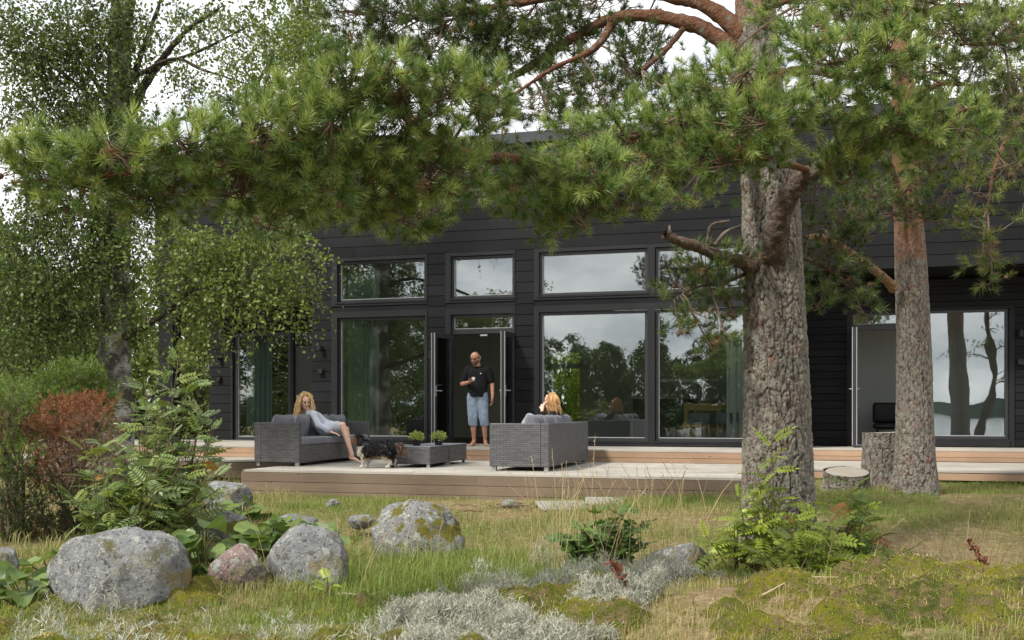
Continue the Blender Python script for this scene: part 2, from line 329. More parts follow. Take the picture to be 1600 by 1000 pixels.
ld = part('side_door'); boxes('leaf', ld, [(-5.40, -4.3, 2.03, 2.08, .74, 2.85)], 'sash'); boxes('transom', ld, [(-5.40, -4.3, 2.04, 2.08, 2.87, 3.15)], 'glass'); boxes('handle', ld, [(-5.34, -5.31, 1.97, 2.029, 1.4, 1.75)], 'alu')
window(7.42, 9.03, .93, 3.16, 1.3, sill=False); window(6.47, 7.26, 2.985, 3.15, 1.3, sill=False, fr=.04)
boxes('casing', H, [(6.34, 6.425, 1.26, 1.37, .745, 3.25), (7.31, 7.365, 1.26, 1.37, .745, 3.25), (9.085, 9.17, 1.26, 1.37, .745, 3.25), (6.425, 7.31, 1.265, 1.37, 3.192, 3.25), (7.365, 9.085, 1.265, 1.37, 3.212, 3.25), (7.365, 9.085, 1.22, 1.37, .745, .878)], 'trim')
boxes('door_head', H, [(6.43, 7.305, 1.30, 1.42, 2.88, 2.942)], 'sash'); boxes('threshold', H, [(6.43, 7.305, 1.24, 1.42, .735, .765)], 'alu')
boxes('door_head', H, [(-.965, .295, .03, .13, 2.87, 2.912)], 'sash'); boxes('door_stop', H, [(-.38, -.24, .0, .03, 2.82, 2.85)], 'alu'); boxes('threshold', H, [(-.965, .295, .0, .15, .733, .752)], 'alu')
def leaf_door(hu, hwy, ang, wid, z0, z1, side):
    """door leaf: own frame at the hinge, x along the leaf"""
    d = link('door', None, H); d.location = (hu, hwy, 0); d.rotation_euler = (0, 0, ang); d.empty_display_size = .1
    boxes('stile_frame', d, [(0, .09, -.03, .03, z0, z1), (wid-.09, wid, -.03, .03, z0, z1), (.09, wid-.09, -.03, .03, z0, z0+.16), (.09, wid-.09, -.03, .03, z1-.09, z1)], 'sash')
    boxes('edge_strip', d, [(wid-.012, wid+.004, -.042, -.0305, z0, z1), (wid-.012, wid+.004, .0305, .042, z0, z1)], 'alu')
    box('pane', d, .091, wid-.091, -.01, .01, z0+.161, z1-.091, 'glass')
    for s in (-1, 1):
        mb = MB(); mb.add(*tube([(wid-.05, s*.03, z0+1.0), (wid-.05, s*.085, z0+1.0)], .010, 8)); mb.add(*tube([(wid-.05, s*.085, z0+1.0), (wid-.17, s*.085, z0+1.0)], .010, 8)); mb.build('handle', M['alu'], d)
        boxes('handle_plate', d, [(wid-.065, wid-.035, min(s*.031, s*.037), max(s*.031, s*.037), z0+.9, z0+1.1)], 'alu')
    for z in (z0+.25, (z0+z1)/2, z1-.3): boxes('hinge', d, [(-.03, .015, -.05, -.031, z, z+.09)], 'alu')
leaf_door(-.955, .03, rad(-108), .60, .765, 2.86, 1)
leaf_door(.285, .03, rad(-94), .60, .765, 2.86, 1)
leaf_door(6.445, 1.28, rad(-90), .82, .775, 2.87, 1)

# wall lamps
def lampfix(u, w, z, lab, g='black wall fittings'):
    o = empty('wall_lamp', hw(u, w, z), HR, lab, 'wall lamp', g)
    mb = MB(); mb.add(*tube([(0, .0, 0), (0, -.05, 0)], .035, 12)); mb.add(*tube([(0, -.09, -.055), (0, -.09, -.0551), (0, -.09, .055), (0, -.09, .0551)], [.001, .042, .042, .001], 14)); mb.build('shade', M['black'], o)
    boxes('back_plate', o, [(-.045, .045, -.012, 0, -.05, .05)], 'black')
lampfix(-3.72, -.024, 2.66, 'upper black wall lamp left of the curtained window')
lampfix(-7.30, 1.985, 2.62, 'upper black wall lamp on the pillar left of the sliding door')
lampfix(9.27, 1.288, 2.75, 'black wall lamp right of the large right-hand window')
def socket(u, w, z, lab):
    o = empty('wall_socket', hw(u, w, z), HR, lab, 'wall socket', 'black wall fittings'); boxes('cover', o, [(-.05, .05, -.05, 0, -.05, .05)], 'black'); boxes('lid', o, [(-.042, .042, -.066, -.051, -.042, .03)], 'black')
socket(-3.72, -.024, 2.18, 'small black wall socket below the lamp beside the curtained window')
socket(-7.30, 1.985, 2.12, 'small black wall socket on the pillar left of the sliding door')
socket(9.27, 1.288, 2.25, 'small black wall socket right of the large right-hand window')

# ------------------------------------------------------------------ deck
D = empty('wooden_deck', (P0[0], P0[1], 0), HR, 'weathered wooden deck with a step along the house', 'deck')
DZ = .52; FZ = .73; BP = .145
surf = part('deck_surface', D)
def plank(u0, u1, w0, w1, z, th=.03, par=None, mat='deck'):
    d = random.uniform(-.0012, .0012); box('board', par or surf, u0+.001, u1-.001, w0+.0025, w1-.0025, z-th, z+d, mat)
w = -5.40
while w < -1.75:
    e = min(w+BP, -1.72)
    if w < -2.9: u0, u1 = -2.25, 5.55
    else: u0, u1 = -10.5, 13
    cuts = [u0]+sorted(c for c in (random.uniform(-6, -3), random.uniform(-1, 1.5), random.uniform(3, 4.8), random.uniform(7, 10)) if u0+.8 < c < u1-.8)+[u1]
    for a, b in zip(cuts, cuts[1:]): plank(a, b, w, e, DZ)
    w += BP
w = -1.70
while w < 0: plank(5.42, 13, w, w+BP-.0, DZ) if w < -.2 else None; w += BP
ps = part('step_surface', D)
for k in range(12):
    plank(-9.6, -2, -1.70+k*.1425, -1.70+(k+1)*.1425, FZ, par=ps); plank(-2, 5.38, -1.70+k*.1425, -1.70+(k+1)*.1425, FZ, par=ps)
for k in range(14): plank(-9.6, -3.96, .012+k*.1425, .012+(k+1)*.1425, FZ, par=ps)
for k in range(9): plank(5.40, 13, -.02+k*.145, -.02+(k+1)*.145, FZ, par=ps)
fs = part('fascia', D)
def fascia(u0, u1, w, zs, mat, tk=.03):
    for z0, z1 in zs:
        c = random.uniform(.3, .7)*(u1-u0)+u0
        for a, b in ((u0, c), (c, u1)): box('board', fs, a+.001, b-.001, w-tk, w+random.uniform(-.001, .001), z0+.003, z1-.003, mat)
fascia(-2.28, 5.58, -5.402, ((.355, .488), (.222, .355), (.09, .222)), 'fascia')
fascia(5.57, 13, -2.902, ((.385, .488),), 'fresh')
fascia(-9.6, 5.38, -1.702, ((.60, .698), (.523, .60)), 'fresh'); fascia(5.40, 13, -.022, ((.60, .698), (.523, .60)), 'fresh')
fascia(-10.5, -2.28, -2.905, ((.355, .488), (.222, .355)), 'fascia')
boxes('end_board', fs, [(5.551, 5.58, -5.4, -2.91, .26, .52)], 'fascia'); boxes('end_board', fs, [(-2.28, -2.251, -5.4, -2.91, .1, .52)], 'fascia')
boxes('joist', D, [(u, u+.05, -5.3, -2.95, .2, .48) for u in np.arange(-2.1, 5.5, .6)]+[(u, u+.05, -2.8, -1.75, .3, .48) for u in np.arange(-10, 12.9, .6)], 'core')
boxes('foundation', sh, [(-9, -4, -1.5, 2, .1, .5), (-4, 5.3, -1.5, 6.2, -.2, .5), (5.4, 13, .1, 6.2, -.2, .5)], 'core')
# ------------------------------------------------------------------ furniture
wk = MT('grey_wicker'); g = wk.n('ShaderNodeTexCoord').outputs['Object']; s_ = wk.n('ShaderNodeSeparateXYZ'); wk.l(g, s_.inputs[0])
ad = wk.n('ShaderNodeMath', operation='ADD'); wk.l(s_.outputs[0], ad.inputs[0]); wk.l(s_.outputs[1], ad.inputs[1])
cb_ = wk.n('ShaderNodeCombineXYZ'); wk.l(ad.outputs[0], cb_.inputs[0]); wk.l(s_.outputs[2], cb_.inputs[1])
br = wk.n('ShaderNodeTexBrick'); br.inputs['Scale'].default_value = 1; br.inputs['Brick Width'].default_value = .10; br.inputs['Row Height'].default_value = .027; br.inputs['Mortar Size'].default_value = .004; br.inputs['Mortar Smooth'].default_value = .6
br.inputs['Color1'].default_value = (.125, .123, .125, 1); br.inputs['Color2'].default_value = (.075, .073, .076, 1); br.inputs['Mortar'].default_value = (.026, .025, .026, 1); wk.l(cb_.outputs[0], br.inputs['Vector'])
c = wk.mix(wk.noise(wk.vec('obj'), 3, 4), br.outputs['Color'], (.12, .122, .13)); 
mx = wk.mix(.2, br.outputs['Color'], c); wk.base(mx); wk.bump(br.outputs['Fac'], -.5, .004); M['wicker'] = wk.set(.5, .4)
M['foot'] = plain('brushed_foot', (.5, .5, .51), (.42, .42, .43), 30, .4, .5, .8)
def pillow(name, par, c, dx, dy, dz, rot, mat, seed):
    n = 14; u = np.linspace(-1, 1, n); X, Yy = np.meshgrid(u, u); h = (np.clip(1-X**4, 0, 1)*np.clip(1-Yy**4, 0, 1))**.42
    nz = fbm(np.stack((X*1.7+seed, Yy*1.7, X*0), -1), 3)*.35
    px = X*(1-.07*(1-np.abs(Yy))*np.abs(X)); pv = []
    for s in (1, -1): pv.append(np.stack((px*dx/2, Yy*dy/2, s*dz/2*h*(1+nz)+.012*fbm(np.stack((X*4, Yy*4, X*0+seed), -1), 2)), -1).reshape(-1, 3))
    V = np.concatenate(pv); i = np.arange(n*n).reshape(n, n); f = np.stack((i[:-1, :-1], i[:-1, 1:], i[1:, 1:], i[1:, :-1]), -1).reshape(-1, 4)
    o = link(name, npmesh(name, V, np.concatenate((f, f[:, ::-1]+n*n)), M[mat], smooth=True), par); o.location = c; o.rotation_euler = rot; return o
def sofa(u0, w0, face, label, dp=0.):
    """footprint .78 x 2.7 m; x across (seat opens towards face), y into the house"""
    s = empty('wicker_sofa', hw(u0, w0, DZ), HR, label, 'sofa', 'grey wicker sofas on the deck')
    f = face; Ln = 2.66
    def X(a, b): return (min(a*f, b*f), max(a*f, b*f))
    rb('base', s, *X(.0, .655+dp), .075, Ln-.075, .06, .32, 'wicker', .008)
    rb('backrest', s, *X(-.12, -.001), .0, Ln, .06, .68, 'wicker', .01)
    for y0, y1 in ((.0, .074), (Ln-.074, Ln)): rb('arm', s, *X(.0, .66+dp), y0, y1, .06, .68, 'wicker', .01)
    for k in range(3):
        y = .08+k*(Ln-.16)/3; q = rb('seat_cushion', s, *X(.14, .67+dp), y+.004, y+(Ln-.16)/3-.004, .322, .445, 'greyfab', .035, 4)
    for k in range(4):
        pillow('back_cushion', s, (.15*f, .36+k*.64, .565), .50, .52, .19, (0, rad(-76)*f, rad(random.uniform(-6, 6))), 'greyfab', k+u0)
    for a in (-.07, .60+dp):
        for b in (.06, Ln-.06): rb('leg', s, *X(a-.03, a+.03), b-.03, b+.03, 0, .062, 'foot', .004)
    return s
sofa(-2.55, -4.40, 1, 'grey wicker sofa at the left with the woman in white on it')
sofa(2.03, -4.66, -1, 'grey wicker sofa in the middle with its back to the right', .10)
def table(u0, w0, label):
    s = empty('wicker_table', hw(u0, w0, DZ), HR, label, 'table', 'low grey wicker tables')
    rb('base', s, 0, .62, 0, .84, .05, .30, 'wicker', .008); rb('top', s, -.003, .623, -.003, .843, .302, .322, 'greyfab', .006)
    for a in (.04, .58):
        for b in (.04, .80): rb('leg', s, a-.022, a+.022, b-.022, b+.022, 0, .052, 'foot', .003)
table(-.44, -4.18, 'low grey wicker table nearer the camera with two potted plants on it')
table(-.44, -3.30, 'low grey wicker table behind the one with the potted plants')
# interior things, seen through the panes and the open doors
def curtain(u0, u1, w, z0, z1, label, amp=.045, lam=.13, mat='curtain'):
    u = np.linspace(u0, u1, int((u1-u0)/.012)); z = np.linspace(z0, z1, 12); U_, Z_ = np.meshgrid(u, z)
    V = np.stack((U_, w+amp*np.sin(U_*2*math.pi/lam+.8*np.sin(U_*9))*(.7+.3*(z1-Z_)/(z1-z0)), Z_), -1).reshape(-1, 3); i = np.arange(len(V)).reshape(len(z), len(u))
    V = np.concatenate((V, V+np.array((0, .006, 0)))); f = np.stack((i[:-1, :-1], i[:-1, 1:], i[1:, 1:], i[1:, :-1]), -1).reshape(-1, 4)
    o = link('curtain', npmesh('curtain', V-np.array((u0, w, 0)), np.concatenate((f, f[:, ::-1]+len(V)//2)), M[mat], smooth=True)); o.location = hw(u0, w, 0); o.rotation_euler = (0, 0, HR)
    tag(o, label, 'curtain', 'curtains inside the windows')
curtain(-3.36, -2.62, .36, .74, 4.2, 'pleated grey green curtain behind the window left of the door')
curtain(-6.88, -6.2, 2.4, .74, 3.3, 'pleated curtain behind the sliding door in the left recess')
curtain(4.22, 4.66, .36, .74, 4.2, 'pale curtain at the edge of the window behind the big pine', mat='white')
pl = empty('pendant_lamp', hw(-6.1, 3.6, 2.35), HR, 'white drum pendant lamp behind the sliding door', 'lamp')
mb = MB(); mb.add(*tube([(0, 0, 0), (0, 0, .38)], .27, 28)); mb.build('shade', M['white'], pl, True); mb = MB(); mb.add(*tube([(0, 0, .3), (0, 0, 2.4)], .006, 5)); mb.build('cord', M['black'], pl)
ac = empty('armchair', hw(-2.2, 1.0, FZ), HR, 'black armchair behind the curtained window', 'armchair')
rb('seat', ac, -.3, .35, 0, .7, .12, .45, 'black', .04, 3); rb('backrest', ac, .18, .36, 0, .7, .46, 1.0, 'black', .04, 3)
for y in (-.06, .66): rb('arm', ac, -.3, .36, y, y+.1, .12, .62, 'black', .03, 3)
st = empty('side_table', hw(-.78, 1.3, FZ), HR, 'thin black side table inside the door behind the man', 'side table')
mb = MB(); mb.add(*tube([(0, 0, .33), (0, 0, .331), (0, 0, .35), (0, 0, .351)], [.001, .3, .3, .001], 28)); mb.build('top', M['black'], st)
for k in range(3): mb = MB(); a = k*2.1+.4; mb.add(*tube([(.2*math.cos(a), .2*math.sin(a), .33), (.26*math.cos(a), .26*math.sin(a), 0)], .009, 6)); mb.build('leg', M['black'], st)
isl = empty('kitchen_island', hw(2.2, 3.4, FZ), HR, 'black kitchen island behind the wide middle window', 'kitchen island'); rb('body', isl, -.2, 1.1, 0, .8, 0, .88, 'black', .01); rb('worktop', isl, -.23, 1.13, -.03, .83, .881, .92, 'sash', .006)
dt = empty('dining_table', hw(3.40, .80, FZ), HR, 'light oak dining table behind the window beside the big pine', 'dining table')
rb('top', dt, 0, 1.12, 0, 1.8, .74, .80, 'oak', .006)
for x in (0, 1.04):
    for y in (0, 1.72): rb('leg', dt, x, x+.08, y, y+.08, 0, .739, 'oak', .005)
rb('apron', dt, .081, 1.039, .015, .05, .66, .739, 'oak', .004)
for n_, x in (('left', .12), ('right', .64)):
    ch = empty('dining_chair', hw(3.40+x, .38, FZ), HR, 'oak dining chair with grey back, %s one at the table end' % n_, 'chair', 'oak dining chairs')
    rb('seat', ch, 0, .40, 0, .42, .41, .46, 'greyfab', .015); rb('backrest', ch, 0, .40, -.03, .0, .46, .62, 'greyfab', .012)
    for a in (.0, .36):
        for b in (0.0, .38): rb('leg', ch, a, a+.04, b, b+.04, 0, .409, 'oak', .004)
    for k in range(4): rb('slat', ch, .06+k*.08, .085+k*.08, .17, .19, .05, .40, 'oak', .003)
ll = empty('linear_lamp', hw(2.75, 2.2, 1.98), HR, 'white linear lamp hanging over the dining table', 'lamp'); rb('housing', ll, -.1, 1.2, 0, .08, 0, .05, 'white', .006)
for x in (.0, 1.1): mb = MB(); mb.add(*tube([(x, .04, .05), (x, .04, 2.7)], .003, 4)); mb.build('cord', M['black'], ll)
bc = empty('black_chair', hw(7.15, 2.2, FZ), HR, 'rounded black chair inside the right-hand door', 'chair')
rb('seat', bc, -.28, .32, -.02, .5, .30, .42, 'black', .05, 3); rb('backrest', bc, -.28, .32, .42, .54, .42, .82, 'black', .055, 4)
for a in (-.22, .24):
    for b in (.04, .44): rb('leg', bc, a, a+.03, b, b+.03, 0, .31, 'black', .004)

# ------------------------------------------------------------------ people and dog
def prim(p):
    k = 16
    if p[0] == 'c':
        a, b = np.array(p[1], float), np.array(p[2], float); r0, r1 = p[3], p[4]; d = unit(b-a)
        ts = np.linspace(-math.pi/2, 0, 5)[:-1]; pts = [(a+d*r0*math.sin(t), max(r0*math.cos(t), 1e-4)) for t in ts]+[(a, r0), (b, r1)]+[(b+d*r1*math.sin(-t), max(r1*math.cos(t), 1e-4)) for t in ts[::-1]]
        P = np.array([q[0] for q in pts]); r = np.array([q[1] for q in pts]); up = np.array((0, 0, 1.)) if abs(d[2]) < .8 else np.array((0, 1., 0)); Aa = unit(np.cross(d, up)); B = np.cross(d, Aa); th = np.linspace(0, 2*math.pi, k, endpoint=False)
        V = (P[:, None]+r[:, None, None]*(np.cos(th)[None, :, None]*Aa+np.sin(th)[None, :, None]*B)).reshape(-1, 3); n = len(P)
    else:
        n = 11; t = np.linspace(-math.pi/2, math.pi/2, n); th = np.linspace(0, 2*math.pi, k, endpoint=False); r = np.maximum(np.cos(t), 1e-3)
        V = np.stack((r[:, None]*np.cos(th), r[:, None]*np.sin(th), np.broadcast_to(np.sin(t)[:, None], (n, k))), -1).reshape(-1, 3)*np.array(p[2])
        if len(p) > 3: V = V@np.array(Matrix.Rotation(p[3][0], 3, 'X')@Matrix.Rotation(p[3][1], 3, 'Y')@Matrix.Rotation(p[3][2], 3, 'Z')).T
        V = V+np.array(p[1])
    i = np.arange(n*k).reshape(n, k); a, b = i[:-1], i[1:]
    F = [tuple(x) for x in np.stack((a, np.roll(a, -1, 1), np.roll(b, -1, 1), b), -1).reshape(-1, 4)]+[tuple(i[0][::-1]), tuple(i[-1])]
    return V, F
def blob(name, prims, mat, parent, vox=.010, smooth=4, wr=0, colf=None, hem=None):
    vs, fs_, n = [], [], 0
    for p in prims:
        V, F = prim(p); vs += [tuple(x) for x in V]; fs_ += [tuple(int(j)+n for j in f) for f in F]; n = len(vs)
    me = bpy.data.meshes.new('tmp'); me.from_pydata(vs, [], fs_); me.update(); o = bpy.data.objects.new('tmp', me); COL.objects.link(o)
    md = o.modifiers.new('r', 'REMESH'); md.mode = 'VOXEL'; md.voxel_size = vox
    if smooth: m2 = o.modifiers.new('s', 'SMOOTH'); m2.iterations = smooth; m2.factor = .5
    dg = bpy.context.evaluated_depsgraph_get(); dg.update(); m = bpy.data.meshes.new_from_object(o.evaluated_get(dg)); bpy.data.objects.remove(o)
    m.name = name; m.materials.clear(); m.materials.append(mat); m.polygons.foreach_set('use_smooth', np.ones(len(m.polygons), dtype=bool))
    V = np.empty(len(m.vertices)*3, np.float32); m.vertices.foreach_get('co', V); V = V.reshape(-1, 3)
    if wr: nn = np.empty(len(V)*3, np.float32); m.vertex_normals.foreach_get('vector', nn); V = V+nn.reshape(-1, 3)*(wr*fbm(V*np.array((14, 14, 9.)), 3))[:, None]; m.vertices.foreach_set('co', V.astype(np.float32).ravel())
    if hem is not None: V[:, 2] = np.maximum(V[:, 2], hem+.01*np.sin(V[:, 0]*40)*.5); m.vertices.foreach_set('co', V.astype(np.float32).ravel())
    if colf is not None:
        c = np.ones((len(V), 4), np.float32); c[:, :3] = colf(V); m.color_attributes.new('col', 'FLOAT_COLOR', 'POINT').data.foreach_set('color', c.ravel())
    m.update(); return link(name, m, parent)
def skin(name, c): 
    m = MT(name); v = m.vec('obj'); m.base(m.mix(m.noise(v, 22, 3), c, tuple(x*y for x, y in zip(c, (.86, .78, .74))))); m.b.inputs['Subsurface Weight'].default_value = .12; m.b.inputs['Subsurface Radius'].default_value = (.02, .008, .005); return m.set(.5, .35)
SK1 = skin('tanned_skin', (.44, .235, .155)); SK2 = skin('fair_skin', (.64, .42, .32))
M['eye'] = plain('eye_dark', (.03, .02, .015), rough=.25); EYE = M['eye']; LIP = plain('lip', (.36, .11, .10), rough=.4)
BLK = plain('black_cotton', (.010, .010, .011), (.016, .016, .018), 60, .9, .1); DEN = plain('blue_denim', (.17, .22, .30), (.30, .36, .43), 7, .9, .1, bump=.2, det=6)
WHT = plain('white_lace', (.52, .55, .62), (.36, .39, .46), 130, .9, .1, bump=.5, det=1); GRY = plain('grey_blanket', (.32, .34, .37), (.2, .21, .23), 40, .95, .1, bump=.3)
HAIRB = attrmat('blonde_hair', .15, .38, .5); STUB = plain('short_hair', (.055, .035, .025), (.09, .06, .045), 90, .8, .2)
def hand(w, d, palm_n, curl=.5, s=1., side=1):
    """w wrist, d pointing direction, palm_n palm normal; thumb leaves the side of the palm"""
    w = np.array(w, float); d = unit(np.array(d, float)); pn = np.array(palm_n, float); pn = unit(pn-d*pn.dot(d)); sd = np.cross(d, pn)*side; P = []
    for k in np.linspace(-.026, .026, 4): P.append(('c', w+sd*k*.7*s, w+(d*.085+sd*k)*s, .016*s, .0125*s))
    for k, l in zip((-.028, -.0095, .0095, .028), (.062, .075, .08, .07)):
        b = w+(d*.085+sd*k)*s; a1 = curl*.7; m = b+(d*math.cos(a1)+pn*math.sin(a1))*l*.5*s; a2 = curl*1.7; e = m+(d*math.cos(a2)+pn*math.sin(a2))*l*.5*s
        P += [('c', b, m, .0098*s, .009*s), ('c', m, e, .009*s, .0075*s)]
    b = w+(d*.025+sd*.026)*s; m = b+(d*.6+sd*.75+pn*.25)*.038*s; e = m+(d*.85+sd*.15+pn*.5)*.034*s
    return P+[('c', b, m, .0125*s, .0105*s), ('c', m, e, .0105*s, .0085*s)]
def basis(f, up=(0, 0, 1)):
    f = unit(np.array(f, float)); r = unit(np.cross(f, np.array(up, float))); u = np.cross(r, f); return f, r, u
def head(c, f, s=1., up=(0, 0, 1), neck=None):
    """prims of a head looking along f; also eye, brow and lip positions"""
    f, r, u = basis(f, up); c = np.array(c, float)
    q = lambda a, b, h: c+(f*a+r*b+u*h)*s
    P = [('e', q(-.012, 0, .032), (.080*s,)*3), ('e', q(.012, 0, .045), (.074*s,)*3), ('c', q(.03, 0, -.03), q(.045, 0, -.075), .058*s, .036*s), ('c', q(.0, .025, -.04), q(.035, .018, -.07), .05*s, .03*s), ('c', q(.0, -.025, -.04), q(.035, -.018, -.07), .05*s, .03*s),
         ('c', q(.083, 0, .022), q(.103, 0, -.018), .010*s, .0145*s), ('e', q(.078, 0, -.047), (.018*s,)*3), ('c', q(.07, .035, .035), q(.07, -.035, .035), .017*s, .017*s), ('e', q(.058, .042, -.012), (.024*s,)*3), ('e', q(.058, -.042, -.012), (.024*s,)*3)]
    for k in (-1, 1): P.append(('c', q(-.012, .082*k, -.028), q(-.02, .087*k, .018), .010*s, .016*s))
    if neck is not None: P.append(('c', q(-.022, 0, -.04), neck, .056*s, .060*s))
    return P, q
def face(q, s, par, brow):
    mb = MB()
    for k in (-1, 1):
        V, F = prim(('e', q(.080, .032*k, .012), (.013*s, .013*s, .009*s))); mb.add(V, [x for x in F if len(x) == 4])
    mb.build('eyes', EYE, par, True); mb = MB()
    for k in (-1, 1): mb.add(*tube([q(.088, .014*k, .033), q(.088, .033*k, .040), q(.078, .05*k, .034)], [.004*s, .005*s, .003*s], 5))
    mb.build('eyebrows', brow, par); mb = MB(); mb.add(*tube([q(.086, .024, -.047), q(.097, .008, -.044), q(.097, -.008, -.044), q(.086, -.024, -.047)], [.003*s, .006*s, .006*s, .003*s], 6)); mb.build('lips', LIP, par, True)
def ribbons(strands, wid, cols):
    mb = MB()
    for S, w_, c_ in zip(strands, wid, cols):
        S = np.array(S); t = unit(np.gradient(S, axis=0)); sd = unit(np.cross(t, unit(R.normal(size=3)*.4+np.array((.2, -1, .2))))); k = np.linspace(1, .35, len(S))[:, None]*w_/2
        V = np.concatenate((S-sd*k, S+sd*k)); n = len(S); i = np.arange(n-1); mb.add(V, np.stack((i, i+n, i+n+1, i+1), -1), c_)
    return mb
# --- man in the doorway (faces the camera, looks down to his right)
mp_ = hw(-.27, -.50, FZ+.002); man = empty('person', mp_, rad(-6), 'man in black polo shirt and denim shorts standing barefoot in the doorway', 'person')
HP, q = head((-.035, -.045, 1.625), (-.28, -.90, -.30), 1.06, neck=(0, .012, 1.47))
wr_ = (-.115, -.245, 1.185)
body = HP+[('c', (0, 0, .98), (0, .01, 1.30), .105, .095), ('c', (-.15, .01, 1.42), (.15, .01, 1.42), .05, .05), ('c', (0, .01, 1.42), (0, .012, 1.5), .065, .058),
    ('c', (-.185, .015, 1.41), (-.285, -.02, 1.155), .055, .043), ('c', (-.285, -.02, 1.155), wr_, .043, .029), ('c', (.185, .015, 1.41), (.275, .015, 1.145), .055, .043), ('c', (.275, .015, 1.145), (.29, -.055, .90), .043, .029),
    ('c', (-.09, 0, .92), (-.085, -.02, .50), .088, .058), ('c', (-.085, -.02, .50), (-.075, .0, .30), .052, .053), ('c', (-.075, .0, .30), (-.068, .03, .085), .05, .034), ('c', (.09, 0, .92), (.115, -.025, .5), .088, .058), ('c', (.115, -.025, .5), (.135, .0, .3), .052, .053), ('c', (.135, .0, .3), (.14, .035, .085), .05, .034)]
for x, dx in ((-.068, -.05), (.14, .05)):
    body += [('c', (x, .055, .035), (x+dx*.5, -.06, .035), .034, .033), ('c', (x+dx*.5, -.06, .034), (x+dx, -.14, .020), .036, .020), ('c', (x, .03, .085), (x+dx*.4, -.03, .05), .036, .035)]
    for k in range(5): o_ = (k-2)*.0165; body.append(('c', (x+dx+o_, -.135, .019), (x+dx*1.15+o_*1.05, -.172+abs(k-1)*.006, .014), .0115, .0105))
body += hand(wr_, (.75, -.55, .30), (.1, .2, .9), .75, 1.0, 1)+hand((.29, -.055, .90), (-.02, -.18, -1), (-.9, 0, 0), .45, 1.05, -1)
blob('body', body, SK1, man, .0085, 3)
blob('polo_shirt', [('c', (0, .005, .90), (0, .0, 1.12), .150, .152), ('c', (-.055, 0, .86), (-.05, 0, 1.1), .128, .13), ('c', (.055, 0, .86), (.05, 0, 1.1), .128, .13), ('c', (0, .01, 1.12), (0, .02, 1.34), .148, .125), ('c', (-.06, .005, 1.10), (-.07, .01, 1.34), .135, .125), ('c', (.06, .005, 1.10), (.07, .01, 1.34), .135, .125), ('c', (-.165, .012, 1.41), (.165, .012, 1.41), .072, .072), ('c', (0, .01, 1.42), (0, .014, 1.475), .085, .069), ('c', (-.18, .015, 1.415), (-.262, -.01, 1.22), .075, .068), ('c', (.18, .015, 1.415), (.252, .015, 1.215), .075, .068)], BLK, man, .010, 4, .020, hem=.915)
blob('shorts', [('c', (-.075, 0, .95), (.075, 0, .95), .118, .118), ('c', (-.085, 0, .90), (-.088, -.015, .52), .118, .092), ('c', (-.088, -.015, .52), (-.08, 0, .40), .090, .086), ('c', (.085, 0, .90), (.118, -.015, .52), .118, .092), ('c', (.118, -.015, .52), (.128, 0, .40), .090, .086)], DEN, man, .010, 3, .03, hem=.37)
blob('hair', [('e', q(-.022, 0, .042), (.082, .082, .082)), ('c', q(-.04, .062, .0), q(.01, .07, .03), .022, .02), ('c', q(-.04, -.062, .0), q(.01, -.07, .03), .022, .02)], STUB, man, .009, 1)
blob('beard', [('c', q(.055, .035, -.055), q(.083, .0, -.092), .020, .022), ('c', q(.055, -.035, -.055), q(.083, .0, -.092), .020, .022), ('c', q(.02, .064, -.03), q(.055, .04, -.06), .014, .018), ('c', q(.02, -.064, -.03), q(.055, -.04, -.06), .014, .018), ('c', q(.094, .02, -.034), q(.094, -.02, -.034), .007, .007)], STUB, man, .007, 1)
face(q, 1.06, man, STUB); mb = MB()
for k in (-1, 1):
    a = np.linspace(0, 2*math.pi, 15); mb.add(*tube([q(.104-.008*abs(math.cos(t)), .034*k+.026*math.cos(t), .012+.018*math.sin(t)) for t in a], .0028, 4)); mb.add(*tube([q(.096, .06*k, .016), q(-.005, .086*k, .018)], .0028, 4))
mb.add(*tube([q(.106, .01, .015), q(.106, -.01, .015)], .0028, 4)); mb.build('glasses', M['black'], man)
mb = MB(); V, F = prim(('e', (.075, -.118, 1.345), (.012, .006, .012))); mb.add(V, [x for x in F if len(x) == 4]); mb.build('shirt_badge', M['white'], man)
cup = empty('cup', tuple(Matrix.Rotation(rad(-6), 3, 'Z')@Vector((-.035, -.30, 1.205))+Vector(mp_)), 0, 'small white cup in the hand of the man', 'cup'); mb = MB(); mb.add(*tube([(0, 0, 0), (0, 0, .001), (0, 0, .06), (0, 0, .055), (0, 0, .01)], [.001, .026, .034, .03, .024], 16)); mb.build('bowl', M['white'], cup, True)
# --- woman reclining on the left sofa
wp = hw(-2.14, -3.0, DZ+.447); wo1 = empty('person', wp, 0, 'woman with long wavy blonde hair in a white lace dress on the left sofa', 'person')
f1 = np.array((.48, -.86, -.12)); shx = lambda p: (p[0]-.60*max(0, p[2]-.10), p[1], p[2]); HP, q = head((-.335, -.03, .545), f1, .98, neck=(-.29, -.01, .40))
def shear(P): return [((p[0], shx(p[1]), shx(p[2]))+tuple(p[3:])) if p[0] == 'c' else p for p in P]
body = HP+shear([('c', (.0, 0, .10), (-.07, 0, .30), .115, .105), ('c', (-.19, .10, .355), (.0, -.13, .355), .05, .05), ('c', (-.105, -.01, .36), (-.105, -.01, .43), .055, .05),
    ('c', (-.02, -.155, .345), (-.02, -.24, .16), .042, .035), ('c', (-.02, -.24, .16), (.17, -.30, .055), .035, .024), ('c', (-.17, .13, .345), (.08, .17, .20), .042, .035), ('c', (.08, .17, .20), (.20, -.02, .185), .034, .024),
    ('c', (.03, -.09, .085), (.36, -.17, .175), .085, .058), ('c', (.36, -.17, .175), (.50, -.33, -.32), .054, .034), ('c', (.03, .09, .085), (.34, .0, .10), .085, .058), ('c', (.34, .0, .10), (.46, -.16, -.34), .054, .034)])
